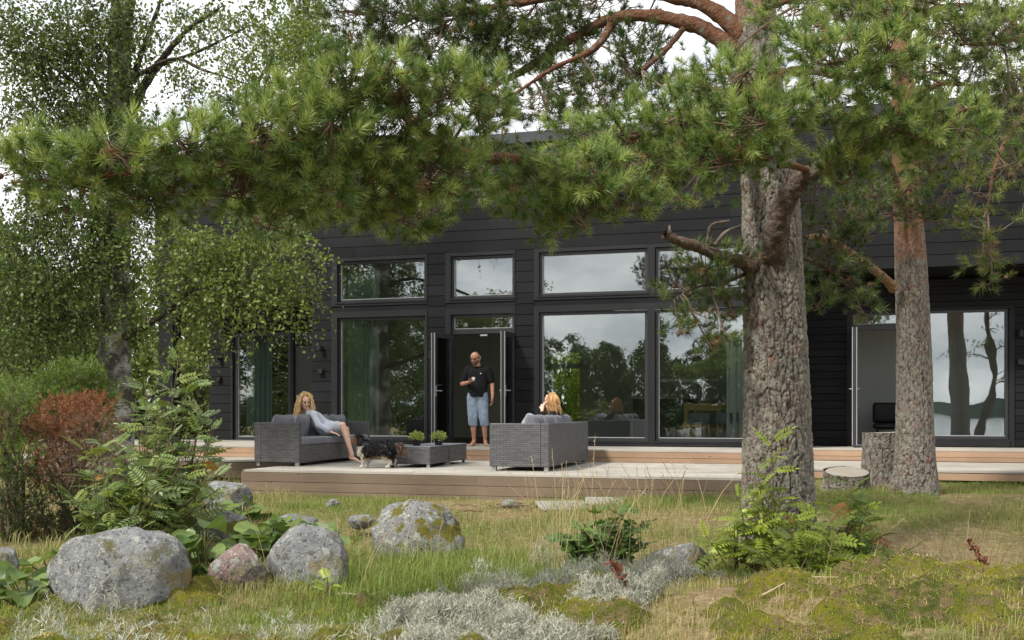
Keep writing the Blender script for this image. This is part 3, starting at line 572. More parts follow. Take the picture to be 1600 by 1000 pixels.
for x, y in ((.50, -.33), (.46, -.16)):
    body += [('c', (x-.02, y+.02, -.365), (x+.07, y-.06, -.39), .032, .03), ('c', (x+.07, y-.06, -.39), (x+.135, y-.12, -.412), .032, .016)]
    for k in range(5): o_ = (k-2)*.014; body.append(('c', (x+.13+o_*.66, y-.115+o_*.75, -.414), (x+.162+o_*.66-abs(k-1)*.004, y-.142+o_*.75, -.420), .010, .009))
body += hand((.17, -.30, .055), (.9, -.25, -.25), (0, 0, -1), .3, .9, 1)+hand((.20, -.02, .185), (.6, -.75, -.1), (-.3, 0, -.9), .5, .9, -1)
blob('body', body, SK2, wo1, .0085, 3)
blob('dress', shear([('c', (.01, 0, .11), (-.06, 0, .28), .145, .125), ('c', (-.185, .10, .352), (-.005, -.13, .352), .066, .066), ('c', (-.08, -.01, .27), (-.10, -.01, .37), .125, .085), ('c', (-.02, -.15, .345), (-.02, -.24, .17), .062, .062), ('c', (-.02, -.24, .17), (.10, -.28, .10), .055, .062), ('c', (-.17, .13, .345), (.08, .17, .205), .062, .06), ('c', (.08, .17, .205), (.16, .05, .19), .05, .056),
    ('c', (.03, -.07, .10), (.25, -.14, .15), .115, .098), ('c', (.03, .09, .10), (.25, .03, .11), .115, .098), ('c', (.12, -.03, .10), (.24, -.06, .12), .11, .10)]), WHT, wo1, .010, 4, .02)
face(q, .98, wo1, STUB)
def longhair(q, f, n, length, fall, par, cA, cB, wave=.016, cut=.35):
    fd, rd_, ud = basis(f); S, Wd, Cc = [], [], []
    for k in range(n):
        th_ = R.uniform(-1, 1)*2.0; el = R.uniform(-.15, 1.45)
        if abs(th_) < .9 and el < .55: el = R.uniform(.75, 1.45)
        # th_ measured from the back of the head
        a = math.pi+(-1 if th_ < 0 else 1)*(math.pi-abs(th_)) if False else math.pi-th_
        d = np.array((math.cos(el)*math.cos(a), math.cos(el)*math.sin(a), math.sin(el)))
        if d[0] > .45: d[0] = .45*R.random(); 
        d = unit(d); p = q(*(d*np.array((.094, .094, .094))+np.array((-.01, 0, .038)))); out = fd*d[0]+rd_*d[1]
        ln = length*R.uniform(.75, 1.1); pts = [p]; v = unit(out*.8+ud*d[2]*.6); ph = R.uniform(0, 6.3); cur = p.copy(); m_ = 15
        for j in range(1, m_):
            t = j/m_; v = unit(v*.68+np.array(fall)*.25+np.array((0, 0, -1.))*.42); cur = cur+v*ln/m_
            # keep strands off the face and outside the skull
            rel = cur-q(-.008, 0, .03); dd = np.linalg.norm(rel)
            if dd < .093: cur = q(-.008, 0, .03)+rel/dd*.093
            a_, b_, h_ = rel.dot(fd), rel.dot(rd_), rel.dot(ud)
            if a_ > .0 and abs(b_) < .082 and h_ < .055: cur = cur+rd_*((.082 if b_ > 0 else -.082)-b_)*.8
            pts.append(cur+(rd_*math.sin(ph+j*1.05)+out*math.cos(ph*1.3+j*.95))*wave*min(1, t*2))
        S.append(pts); Wd.append(R.uniform(.008, .018)); x = R.random(); Cc.append(np.array(cA)*(1-x)+np.array(cB)*x)
    ribbons(S, Wd, Cc).build('hair', HAIRB, par, True)
    o = blob('hair_cap', [('e', q(-.022, 0, .045), (.086, .086, .086)), ('c', q(-.045, 0, .02), q(-.06, 0, -.10), .072, .055)], HAIRB, par, .011, 2, 0, lambda V: np.array(cA)*.9); return o
longhair(q, f1, 420, .40, (-.15, -.10, -.2), wo1, (.50, .30, .12), (.78, .58, .32), .018)
# --- woman on the right sofa, turned to the left, knees drawn up under a grey blanket
wp = hw(1.66, -2.75, DZ+.447); wo2 = empty('person', wp, 0, 'woman with strawberry blonde hair in a black jacket on the right sofa', 'person')
f2 = np.array((-.93, .20, -.04)); HP, q = head((.03, -.02, .56), f2, .98, neck=(.07, -.01, .40))
body = HP+[('c', (.06, 0, .10), (.08, 0, .30), .115, .105), ('c', (.08, .14, .35), (.07, -.15, .35), .05, .05), ('c', (.07, 0, .36), (.065, -.01, .43), .055, .05), ('c', (.07, -.165, .34), (-.11, -.22, .24), .042, .035), ('c', (-.11, -.22, .24), (-.10, -.07, .43), .034, .024), ('c', (.08, .16, .34), (-.14, .17, .22), .042, .035), ('c', (-.14, .17, .22), (-.18, .0, .30), .034, .024),
    ('c', (.02, -.09, .09), (-.30, -.10, .30), .085, .06), ('c', (-.30, -.10, .30), (-.44, -.09, .03), .055, .036), ('c', (.02, .09, .09), (-.28, .09, .28), .085, .06), ('c', (-.28, .09, .28), (-.42, .08, .03), .055, .036), ('c', (-.42, -.09, .035), (-.54, -.10, .03), .03, .02), ('c', (-.40, .08, .035), (-.52, .08, .03), .03, .02)]
body += hand((-.10, -.07, .43), (.05, .35, .93), (.3, .9, -.2), .9, .9, 1)+hand((-.18, .0, .30), (-.6, -.5, -.2), (0, 0, -1), .5, .9, -1)
blob('body', body, SK2, wo2, .0085, 3)
blob('jacket', [('c', (.06, 0, .12), (.08, 0, .30), .14, .128), ('c', (.08, .14, .35), (.07, -.15, .35), .068, .068), ('c', (.07, 0, .34), (.065, 0, .385), .10, .08), ('c', (.07, -.165, .34), (-.10, -.22, .245), .062, .055), ('c', (-.10, -.22, .245), (-.10, -.12, .37), .05, .042), ('c', (.08, .16, .34), (-.13, .17, .225), .062, .055), ('c', (-.13, .17, .225), (-.17, .04, .28), .05, .04)], BLK, wo2, .010, 4, .02)
blob('blanket', [('c', (.0, -.10, .10), (-.30, -.11, .30), .112, .078), ('c', (-.30, -.11, .30), (-.45, -.09, .06), .078, .07), ('c', (.0, .10, .10), (-.28, .09, .28), .112, .078), ('c', (-.28, .09, .28), (-.43, .08, .06), .078, .07), ('c', (-.05, 0, .11), (-.29, 0, .27), .12, .09), ('c', (-.3, 0, .26), (-.44, 0, .05), .08, .08)], GRY, wo2, .012, 3, .03)
face(q, .98, wo2, STUB); longhair(q, f2, 420, .33, (.30, -.05, -.2), wo2, (.46, .235, .09), (.70, .43, .20), .010)
# --- dog on the deck: black back, white chest and legs, tan cheeks
dp = hw(-.55, -4.46, DZ+.002); dog = empty('dog', dp, rad(-8), 'black dog with white chest and legs standing between sofa and table', 'dog'); dog.scale = (1.06, 1.06, 1.08)
dogp = [('c', (-.17, 0, .275), (.15, 0, .285), .105, .092), ('e', (-.18, 0, .26), (.105, .095, .12)), ('e', (.16, .0, .275), (.095, .085, .105)), ('c', (-.21, .01, .31), (-.29, .07, .385), .075, .058), ('e', (-.315, .09, .41), (.062, .056, .055)), ('c', (-.335, .11, .40), (-.385, .165, .375), .036, .020),
    ('c', (-.30, .055, .445), (-.30, .045, .485), .022, .006), ('c', (-.335, .10, .45), (-.345, .095, .488), .022, .006),
    ('c', (.215, 0, .32), (.31, -.02, .29), .042, .055), ('c', (.31, -.02, .29), (.40, -.03, .20), .058, .03)]
for y in (-.055, .06):
    x = -.185+(.02 if y > 0 else -.02)
    dogp += [('c', (x, y, .24), (x+.015, y, .13), .042, .026), ('c', (x+.015, y, .13), (x, y, .03), .024, .019), ('c', (x, y, .02), (x-.035, y, .018), .021, .018)]
    x = .17+(.03 if y > 0 else -.015)
    dogp += [('c', (x, y, .26), (x-.045, y, .16), .058, .034), ('c', (x-.045, y, .16), (x+.035, y, .095), .03, .020), ('c', (x+.035, y, .095), (x+.02, y, .03), .019, .018), ('c', (x+.02, y, .02), (x-.02, y, .018), .02, .017)]
def dogcol(V):
    n = fbm(V*16, 3)*.12; z = V[:, 2]+n; x = V[:, 0]+n; c = np.tile((.012, .011, .011), (len(V), 1))
    c[(z < .15)] = (.55, .50, .44); c[(z < .17) & (z >= .145)] = (.24, .12, .055); c[(x < -.20) & (z < .30) & (x > -.3)] = (.6, .56, .5); c[(x > .37)] = (.16, .11, .08); c[(x > .31) & (x <= .37)] = (.09, .05, .03); c[(x < -.33) & (z < .43)] = (.3, .15, .07); c[(x > .10) & (x < .24) & (z < .22) & (V[:, 1] > 0)] = (.03, .02, .018); return c
bd = blob('body', dogp, HAIRB, dog, .010, 3, .01, dogcol)
def fur(o, n, ln, bias):
    me = o.data; V = np.empty(len(me.vertices)*3, np.float32); me.vertices.foreach_get('co', V); V = V.reshape(-1, 3).astype(float); Nn = np.empty(len(V)*3, np.float32); me.vertex_normals.foreach_get('vector', Nn); Nn = Nn.reshape(-1, 3).astype(float)
    i = R.integers(0, len(V), n); p = V[i]+R.normal(size=(n, 3))*.004; keep = p[:, 2] > .07; i = i[keep]; p = p[keep]; n = len(i); d = unit(Nn[i]*.55+np.array(bias)+R.normal(size=(n, 3))*.18); l = ln*R.uniform(.5, 1.2, n)[:, None]*np.clip(p[:, 2:3]*4.5, .25, 1); sd = unit(np.cross(d, rdir(n)))*.0035
    Q = np.stack((p-sd, p+sd, p+d*l), 1).reshape(-1, 3); c = dogcol(p)*R.uniform(.8, 1.3, (n, 1)); MBx = MB(); MBx.add(Q, np.arange(n*3).reshape(-1, 3)); MBx.c = [np.repeat(c, 3, 0)]
    f = MBx.build('fur', HAIRB, dog); f['kind'] = 'stuff'
fur(bd, 9000, .055, (.35, 0, -.55))
# --- potted plants on the near table
def potted(u, w, label, seed):
    o = empty('potted_plant', hw(u, w, DZ+.324), 0, label, 'potted plant', 'potted plants on the wicker table')
    mb = MB(); mb.add(*tube([(0, 0, 0), (0, 0, .001), (0, 0, .09), (0, 0, .09), (0, 0, .07), (0, 0, .069)], [.001, .055, .075, .068, .066, .001], 20)); mb.build('pot', M['black'], o)
    n = 420; p = rdir(n)*np.array((.12, .12, .075))*R.uniform(.45, 1, (n, 1))+np.array((0, 0, .14)); V, F, c = leaves(p, unit(p-np.array((0, 0, .08))+R.normal(size=(n, 3))*.05), .032, .022, (.30, .36, .07), (.42, .46, .16)); mb = MB(); mb.add(V, F); mb.c = [c]; o2 = mb.build('foliage', LEAF, o); o2['kind'] = 'stuff'
    mb = MB()
    for k in range(9): e = rdir(1)[0]*np.array((.07, .07, .02))+np.array((0, 0, .14)); mb.add(*tube([(0, 0, .06), e*.6+np.array((0, 0, .04)), e], .003, 4), (.10, .12, .04))
    mb.build('stem', TWIG, o)
def leaves(p, ax, ln, wd, c1, c2, var=.25, curl=.25, nrm=None):
    """pointed oval leaves as two folded triangles; returns V, F, colours"""
    n = len(p); ax = unit(ax); rn = rdir(n)*.8+np.array((0, -.15, .7)) if nrm is None else nrm
    sd = unit(np.cross(ax, rn)); up = np.cross(sd, ax); s = R.uniform(.65, 1.25, (n, 1)); tip = p+ax*ln*s; mid = p+ax*ln*s*.45-up*ln*s*curl*.3
    V = np.stack((p, mid+sd*wd*s*.5+up*ln*.05, tip, mid-sd*wd*s*.5+up*ln*.05), 1).reshape(-1, 3); b = np.arange(n)[:, None]*4
    F = np.concatenate((b+np.array((0, 1, 2)), b+np.array((0, 2, 3)))); x = R.random((n, 1)); c = (np.array(c1)*(1-x)+np.array(c2)*x)*R.uniform(1-var, 1+var, (n, 1)); return V, F, np.repeat(c, 4, 0)
potted(-.14, -3.92, 'yellow green plant in black pot, left one on the wicker table', 1)
potted(.09, -3.56, 'yellow green plant in black pot, right one on the wicker table', 2)
# ------------------------------------------------------------------ trees
def barkmat(name, z_red, spread):
    m = MT(name); v = m.vec('pos'); a = m.n('ShaderNodeAttribute', attribute_name='col').outputs['Color']
    sr = m.n('ShaderNodeSeparateColor'); m.l(a, sr.inputs[0]); pr = m.n('ShaderNodeMapRange'); pr.inputs[1].default_value = .09; pr.inputs[2].default_value = .20; m.l(sr.outputs[0], pr.inputs[0])
    def on_plate(f):
        q = m.n('ShaderNodeMath', operation='MULTIPLY'); m.l(f, q.inputs[0]); m.l(pr.outputs[0], q.inputs[1]); return q.outputs[0]
    c = m.mix(on_plate(m.noise(v, 14, 6, .50, .64)), a, (.235, .25, .195)); c = m.mix(on_plate(m.noise(v, 34, 5, .58, .70)), c, (.33, .34, .30)); c = m.mix(m.noise(v, 6, 5, .60, .72), c, (.19, .115, .088))
    sp = m.n('ShaderNodeSeparateXYZ'); m.l(v, sp.inputs[0]); r = m.n('ShaderNodeMapRange'); r.inputs[1].default_value = z_red-spread; r.inputs[2].default_value = z_red+spread; m.l(sp.outputs[2], r.inputs[0])
    ml = m.n('ShaderNodeMath', operation='MULTIPLY_ADD'); ml.use_clamp = True; m.l(r.outputs[0], ml.inputs[0]); ml.inputs[1].default_value = 1.6; 
    s2 = m.n('ShaderNodeMath', operation='SUBTRACT'); s2.inputs[1].default_value = .8; m.l(m.noise(v, 4.5, 5, .35, .65), s2.inputs[0]); m.l(s2.outputs[0], ml.inputs[2])
    c = m.mix(ml.outputs[0], c, m.mix(m.noise(v, 18, 5), (.34, .165, .095), (.22, .115, .075))); m.base(c)
    m.bump(m.noise(v, 55, 6), .7, .012); return m.set(.92, .12)
BARK = barkmat('pine_bark', 4.9, .7); BARK2 = barkmat('slim_pine_bark', 3.6, .8); 
def voro(u, v, nu):
    """F2-F1 of a jittered grid, periodic in u"""
    iu = np.floor(u).astype(int); iv = np.floor(v).astype(int); d = []
    for a in (-1, 0, 1):
        for b in (-1, 0, 1):
            cu, cv = iu+a, iv+b; h1 = TAB[cu % nu % 32, cv % 32, 3]; h2 = TAB[cu % nu % 32, cv % 32, 19]
            d.append(np.hypot(cu+h1-u, cv+h2-v))
    d = np.sort(np.array(d), 0); return d[1]-d[0], d[0]
def trunk(name, P, r, par, mat, sides=150, rows=420, depth=.038, plate=.062, tall=.15, flare=0):
    C = spline(P, rows); rr = np.interp(np.linspace(0, 1, rows), np.linspace(0, 1, len(r)), r); th = np.linspace(0, 2*math.pi, sides, endpoint=False)
    ln = np.concatenate(([0], np.cumsum(np.linalg.norm(np.diff(C, axis=0), axis=1)))); TH, Z = np.meshgrid(th, ln); nu = max(6, int(2*math.pi*rr[0]/plate))
    q = np.stack((np.cos(TH)*3, np.sin(TH)*3, Z*2.2), -1); w1 = fbm(q, 3); w2 = fbm(q+9, 3)
    u = TH/(2*math.pi)*nu+w1*2.6+.35*fbm(np.stack((np.cos(TH)*9, np.sin(TH)*9, Z*11), -1), 2); v = Z/tall+w2*2.6
    d1, _ = voro(u, v, nu); d2, _ = voro(u*2, v*3+5, nu*2)
    rdg = np.abs(fbm(np.stack((np.cos(TH)*rr[0]*26, np.sin(TH)*rr[0]*34, Z*4.2), -1), 4))*4; hgt = sst(d1, .0, .22)*.42+sst(d2, 0, .28)*.28+sst(rdg, .0, .20)*.30; g = fbm(np.stack((np.cos(TH)*12, np.sin(TH)*12, Z*9), -1), 4)
    fl = 1+flare*np.exp(-Z/.28)*(1+.8*np.sin(TH*5+1.3)+.3*np.sin(TH*3)); lump = 1+.05*fbm(np.stack((np.cos(TH)*1.1, np.sin(TH)*1.1, Z*1.1), -1), 3)
    dep = depth*np.clip(rr/rr[0], .3, 1)[:, None]; Rr = rr[:, None]*fl*lump+dep*(hgt-1)+dep*.8*g
    V = C[:, None]+np.stack((Rr*np.cos(TH), Rr*np.sin(TH), 0*Rr), -1); i = np.arange(rows*sides).reshape(rows, sides); a, b = i[:-1], i[1:]
    F = np.stack((a, np.roll(a, -1, 1), np.roll(b, -1, 1), b), -1).reshape(-1, 4); x = (np.clip(hgt+g*.6, 0, 1)**1.5)[..., None]
    c = (np.array((.036, .025, .020))*(1-x)+np.array((.225, .195, .168))*x).reshape(-1, 3)
    return link(name, npmesh(name, V.reshape(-1, 3), F, mat, c, True), par)
def branch(mb, P, r0, r1, k=9, col=(.20, .125, .085), n=None, rough=.10):
    C = spline(P, n or 8*len(P)); m = len(C); C = C+(fbm(C*2.6, 3)[:, None]*np.array((.5, .5, .7)))*r0*1.6*np.sin(np.linspace(0, math.pi, m))[:, None]
    r = np.linspace(r0, r1, m)*(1+rough*2*fbm(C*9, 2))*(1+(.45 if r0 > .03 else 0)*np.exp(-np.linspace(0, 1, m)*16)); V, F = tube(C, r, k); V = V+unit(V-np.repeat(C, k, 0))*((fbm(V*np.array((26, 26, 26.)), 4)*.55+.35*fbm(V*9, 2))*r0)[:, None]; mb.add(V, F, np.array(col)*R.uniform(.9, 1.1)); return C
def tufts(p, d, nn, sl, nl, nw, cA, cB, bud=True):
    """needle tufts: shoots at p along d, nn needles each; returns triangles"""
    n = len(p); d = unit(d); t = R.random((n, nn, 1)); a = unit(np.cross(d, rdir(n))); b = np.cross(d, a); az = R.uniform(0, 2*math.pi, (n, nn, 1))
    el = np.radians(78-52*t+R.normal(size=(n, nn, 1))*9); ls = R.uniform(.6, 1.3, (n, 1, 1))
    dr = d[:, None]*np.cos(el)+(a[:, None]*np.cos(az)+b[:, None]*np.sin(az))*np.sin(el); dr = unit(dr+np.array((0, 0, .10))); base = p[:, None]+d[:, None]*sl*t*ls
    L_ = nl*ls*R.uniform(.7, 1.1, (n, nn, 1)); sd = unit(np.cross(dr, rdir(n*nn).reshape(n, nn, 3)))*nw/2; mid = base+dr*L_*.75
    V = np.stack((base-sd, base+sd, base+dr*L_), 2).reshape(-1, 3); x = R.random((n, 1, 1)); c = (np.array(cA)*(1-x)+np.array(cB)*x)*R.uniform(.8, 1.2, (n, nn, 1))*np.where(t < .12, .8, 1.); c = np.broadcast_to(c[:, :, None], (n, nn, 3, 3)).reshape(-1, 3)
    F = np.arange(len(V)).reshape(-1, 3)
    if bud:
        s2 = unit(np.cross(d, rdir(n)))*.006; s3 = np.cross(d, s2); tip = p+d*sl*1.0; B = np.stack((tip+s2, tip-s2*.5+s3*.87, tip-s2*.5-s3*.87, tip+d*.028), 1).reshape(-1, 3); f4 = np.arange(n)[:, None]*4; BF = np.concatenate((f4+np.array((0, 1, 3)), f4+np.array((1, 2, 3)), f4+np.array((2, 0, 3))))+len(V)
        V = np.concatenate((V, B)); F = np.concatenate((F, BF)); c = np.concatenate((c, np.tile((.30, .14, .05), (len(B), 1))))
    return V, F, c
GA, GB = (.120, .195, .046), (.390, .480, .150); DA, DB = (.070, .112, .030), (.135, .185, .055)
def tufts_into(mb, p, d, *a, **k):
    V, F, c = tufts(p, d, *a, **k); mb.add(V, F); mb.c[-1] = c
def pads(mb, tw, C, L_, near=True, cols=(GA, GB), nn=100, per=205., nl=.078, nw=.0040, droop=0):
    for px, py, Y, rx, ry in L_:
        s = Y/1600; c = at(px, py, Y); rx_, rz = rx*s, ry*s; ryd = max(.20, .6*rx_); n = max(6, int(math.pi*rx*ry/per))
        j = max(0, int(np.argmin(np.linalg.norm(C-c, axis=1)))-1); mid = C[j]*.5+c*.5+np.array((0, 0, .03)); sb = spline([C[j], mid, c, c+unit(c-C[j])*rx_*.5], 14)
        sb = sb+fbm(sb*5, 2)[:, None]*.10*np.linspace(0, 1, 14)[:, None]
        tw.add(*tube(sb, np.linspace(.011, .004, 14), 5), (.13, .09, .065))
        p = rdir(n)*R.uniform(.25, 1, (n, 1))**.45*np.array((rx_, ryd, rz))+c
        for m in range(n):
            s0 = sb[R.integers(5, 14)]; tw.add(*tube([s0, (s0+p[m])/2+np.array((0, 0, -.025)), p[m]], [.0045, .004, .003], 3), (.14, .095, .065))
        d = unit((p-c)/np.array((rx_, ryd, rz)))*.8+np.array((0, -.15, .5-droop))+R.normal(size=(n, 3))*.28
        tufts_into(mb, p, d, nn, .075, nl, nw, *cols)
        # small side shoots fill the pad
        q = p+R.normal(size=(n, 3))*.06; tufts_into(mb, q, d+R.normal(size=(n, 3))*.6, nn*2//3, .05, nl*.8, nw, np.array(cols[0])*.6, cols[0], bud=False)
        kd = max(1, n//16); q = p[:kd]+R.normal(size=(kd, 3))*.07; tufts_into(mb, q, R.normal(size=(kd, 3)), nn//2, .06, nl*.8, nw, (.20, .11, .05), (.30, .18, .09), bud=False)
        for q in p[kd:kd*2]: dd = unit(R.normal(size=3)+np.array((0, 0, -.6))); tw.add(*tube([q+dd*t for t in (0, .004, .018, .032, .045)], [.002, .012, .0165, .011, .002], 7), (.16, .105, .07))
# --- big pine
pine = empty('pine_tree', (2.35, 9.05, T(2.35, 9.05)), 0, 'large pine with thick grey fissured trunk standing in front of the house', 'pine tree')
def loc_(o, par):                                  # world-space mesh under a thing whose Empty stands at its base
    o.parent = par; o.matrix_parent_inverse = Matrix.Translation(par.location).inverted() if par.rotation_euler.z == 0 else par.matrix_world.inverted(); return o
TP = [at(1219, 905, 9.05), at(1216, 760, 9.05), at(1213, 600, 9.05), at(1208, 450, 9.05), at(1202, 280, 9.05), at(1184, 100, 9.05), at(1178, -60, 9.1), at(1172, -300, 9.15), at(1180, -560, 9.2), at(1190, -800, 9.2)]
o = trunk('trunk', TP, [.345, .315, .283, .27, .245, .19, .165, .14, .10, .03], None, BARK, 220, 900, flare=.12); loc_(o, pine)
lb = MB(); cr = MB(); tw = MB(); RED = (.225, .115, .068)
B1 = branch(lb, [at(1208, 420, 8.95), at(1213, 372, 8.72), at(1226, 318, 8.58), at(1252, 280, 8.45), at(1292, 256, 8.3), at(1334, 236, 8.1)], .105, .05, 20, (.13, .095, .075), 60, .2)
B1b = branch(lb, [at(1330, 238, 8.1), at(1390, 205, 7.7), at(1450, 190, 7.2), at(1510, 170, 7.0)], .046, .016, 9, RED)
branch(lb, [at(1268, 268, 8.4), at(1240, 259, 8.2), at(1216, 259, 8.1)], .03, .024, 8, RED); branch(lb, [at(1290, 258, 8.3), at(1302, 225, 8.3), at(1316, 190, 8.35)], .03, .02, 8, (.2, .2, .13))
branch(lb, [at(1175, 415, 8.9), at(1120, 398, 8.75), at(1075, 383, 8.62), at(1038, 366, 8.5)], .058, .042, 18, (.16, .115, .09), 44, .2)
for P in ([at(1105, 380, 8.65), at(1112, 352, 8.6), at(1140, 345, 8.6)], [at(1118, 382, 8.65), at(1135, 362, 8.6), at(1158, 352, 8.65)], [at(1058, 378, 8.55), at(1048, 362, 8.5), at(1046, 352, 8.5)]): branch(lb, P, .02, .009, 6, (.22, .18, .15))
B3 = branch(lb, [at(1160, 90, 9.05), at(1110, 50, 9.2), at(1045, 27, 9.35), at(965, 26, 9.55), at(890, 62, 9.75), at(825, 106, 9.85), at(755, 142, 9.95)], .075, .03, 12, RED, 50)
B4 = branch(lb, [at(1165, 55, 9.05), at(1110, 14, 9.2), at(1050, -6, 9.35), at(930, -15, 9.6), at(780, 10, 9.9), at(650, 30, 10.2)], .08, .02, 12, RED, 46)
B3b = branch(lb, [at(960, 30, 9.55), at(930, 75, 9.4), at(860, 110, 9.3), at(800, 150, 9.3)], .04, .012, 8, (.2, .10, .06))
branch(lb, [at(1075, 36, 9.3), at(1040, 78, 9.15), at(1003, 110, 9.0)], .03, .022, 8, (.16, .09, .06)); branch(lb, [at(1003, 110, 9.0), at(1040, 140, 8.9), at(1062, 150, 8.9)], .012, .005, 5, (.3, .24, .19)); branch(lb, [at(1003, 110, 9.0), at(1008, 140, 8.9), at(990, 155, 8.9)], .01, .004, 5, (.3, .24, .19))
B6 = branch(lb, [at(1170, 235, 8.9), at(1060, 232, 8.0), at(930, 246, 7.0), at(820, 250, 6.5), at(690, 232, 6.15), at(560, 215, 5.9), at(430, 225, 5.65), at(330, 258, 5.5), at(180, 272, 5.4), at(20, 285, 5.3)], .05, .009, 10, RED, 70)
B6b = branch(lb, [at(700, 233, 6.17), at(640, 190, 5.9), at(600, 150, 5.75), at(560, 120, 5.7)], .025, .008, 7, RED)
B7 = branch(lb, [at(1185, 190, 8.95), at(1150, 190, 7.9), at(1080, 205, 7.0), at(980, 215, 6.7)], .05, .014, 9, RED)
B8 = branch(lb, [at(1190, 120, 9.0), at(1260, 110, 8.0), at(1330, 120, 7.0), at(1380, 100, 6.7)], .045, .014, 9, RED)
branch(lb, [at(850, 248, 6.6), at(828, 240, 6.5), at(822, 228, 6.45), at(808, 218, 6.4)], .011, .005, 6, (.32, .27, .22))
pads(cr, tw, B6, [(36, 258, 5.4, 52, 44), (105, 278, 5.4, 70, 48), (180, 242, 5.4, 70, 46), (240, 295, 5.6, 80, 52), (300, 232, 5.5, 64, 42), (375, 285, 5.7, 76, 50), (410, 212, 5.6, 76, 55), (470, 288, 5.8, 86, 60), (515, 205, 5.7, 70, 50), (590, 225, 5.9, 80, 55), (560, 305, 6.3, 100, 55), (668, 262, 6.1, 80, 52), (640, 330, 6.6, 70, 34), (745, 190, 6.2, 50, 36), (740, 285, 6.5, 60, 34), (430, 340, 6.3, 60, 24)])
pads(cr, tw, B6b, [(540, 135, 5.7, 66, 44), (600, 112, 5.65, 40, 34), (622, 165, 5.8, 66, 44), (700, 148, 5.8, 62, 42), (470, 165, 5.8, 50, 38), (770, 140, 6.0, 34, 30)])
pads(cr, tw, B6, [(860, 285, 6.4, 74, 38), (815, 312, 6.3, 42, 30), (925, 272, 6.3, 74, 40), (905, 330, 6.4, 60, 32), (965, 318, 6.5, 60, 34), (870, 358, 6.5, 26, 18), (1000, 262, 6.6, 70, 34)])
pads(cr, tw, B7, [(985, 212, 6.8, 80, 30), (1065, 190, 6.7, 74, 40), (1125, 245, 6.5, 70, 46), (1060, 245, 6.7, 60, 30), (1180, 195, 6.3, 80, 50), (1150, 130, 6.5, 70, 38), (900, 215, 7.2, 54, 24), (1215, 165, 6.4, 50, 34), (1100, 150, 7.0, 60, 30), (1030, 165, 7.4, 60, 26), (1190, 240, 6.4, 50, 26), (1085, 300, 7.5, 50, 20)])
B9 = branch(lb, [at(1180, 20, 9.1), at(1230, 0, 8.2), at(1300, -10, 7.6), at(1420, 10, 7.2)], .04, .012, 8, RED)
pads(cr, tw, B9, [(1240, 20, 8, 70, 36), (1310, 0, 7.5, 80, 34), (1400, 15, 7.2, 80, 40), (1470, 10, 7.2, 60, 36), (1120, 100, 7.6, 60, 30)], per=330.)
pads(cr, tw, B8, [(1320, 100, 6.6, 80, 46), (1290, 165, 6.6, 54, 36), (1330, 35, 7.2, 80, 34), (1385, 80, 6.6, 46, 40), (1260, 70, 7.0, 50, 34), (1345, 145, 6.8, 40, 26)])
pads(cr, tw, B1b, [(1380, 185, 6.7, 60, 38), (1340, 225, 6.8, 44, 30), (1330, 275, 6.9, 36, 26), (1440, 205, 6.8, 66, 46), (1495, 190, 7.0, 54, 40), (1310, 250, 6.9, 34, 24), (1450, 250, 7.2, 44, 26)])
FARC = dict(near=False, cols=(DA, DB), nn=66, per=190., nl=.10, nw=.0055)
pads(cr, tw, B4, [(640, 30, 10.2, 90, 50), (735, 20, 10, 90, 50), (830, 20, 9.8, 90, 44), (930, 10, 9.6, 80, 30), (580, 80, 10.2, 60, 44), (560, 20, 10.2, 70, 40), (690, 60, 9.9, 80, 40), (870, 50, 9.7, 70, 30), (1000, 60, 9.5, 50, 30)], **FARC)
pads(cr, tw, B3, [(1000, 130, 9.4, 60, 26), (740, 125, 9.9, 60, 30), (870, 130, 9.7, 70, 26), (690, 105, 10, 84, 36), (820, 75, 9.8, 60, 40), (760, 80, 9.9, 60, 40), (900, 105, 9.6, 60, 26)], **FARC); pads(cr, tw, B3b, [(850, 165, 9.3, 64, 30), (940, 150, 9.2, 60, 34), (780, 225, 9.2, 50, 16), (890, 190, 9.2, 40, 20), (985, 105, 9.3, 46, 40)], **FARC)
D1 = branch(lb, [at(1170, 425, 9.0), at(1135, 440, 8.9), at(1085, 450, 8.8), at(1050, 470, 8.8)], .02, .006, 6, (.15, .1, .07)); D2 = branch(lb, [at(1240, 400, 9.2), at(1275, 410, 9.4), at(1320, 440, 9.5)], .022, .007, 6, (.15, .1, .07))
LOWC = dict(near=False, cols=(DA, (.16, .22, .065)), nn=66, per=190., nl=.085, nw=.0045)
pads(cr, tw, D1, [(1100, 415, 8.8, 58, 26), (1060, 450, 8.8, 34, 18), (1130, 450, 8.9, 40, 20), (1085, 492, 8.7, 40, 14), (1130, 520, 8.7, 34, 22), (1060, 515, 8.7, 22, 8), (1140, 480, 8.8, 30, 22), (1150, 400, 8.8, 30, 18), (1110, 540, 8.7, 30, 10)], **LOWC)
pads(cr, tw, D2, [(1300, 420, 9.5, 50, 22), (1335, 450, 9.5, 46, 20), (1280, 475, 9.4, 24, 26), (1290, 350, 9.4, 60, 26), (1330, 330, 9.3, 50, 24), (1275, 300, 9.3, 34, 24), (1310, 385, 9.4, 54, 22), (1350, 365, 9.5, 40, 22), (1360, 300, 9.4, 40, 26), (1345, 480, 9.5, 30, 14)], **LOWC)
lb2 = MB()
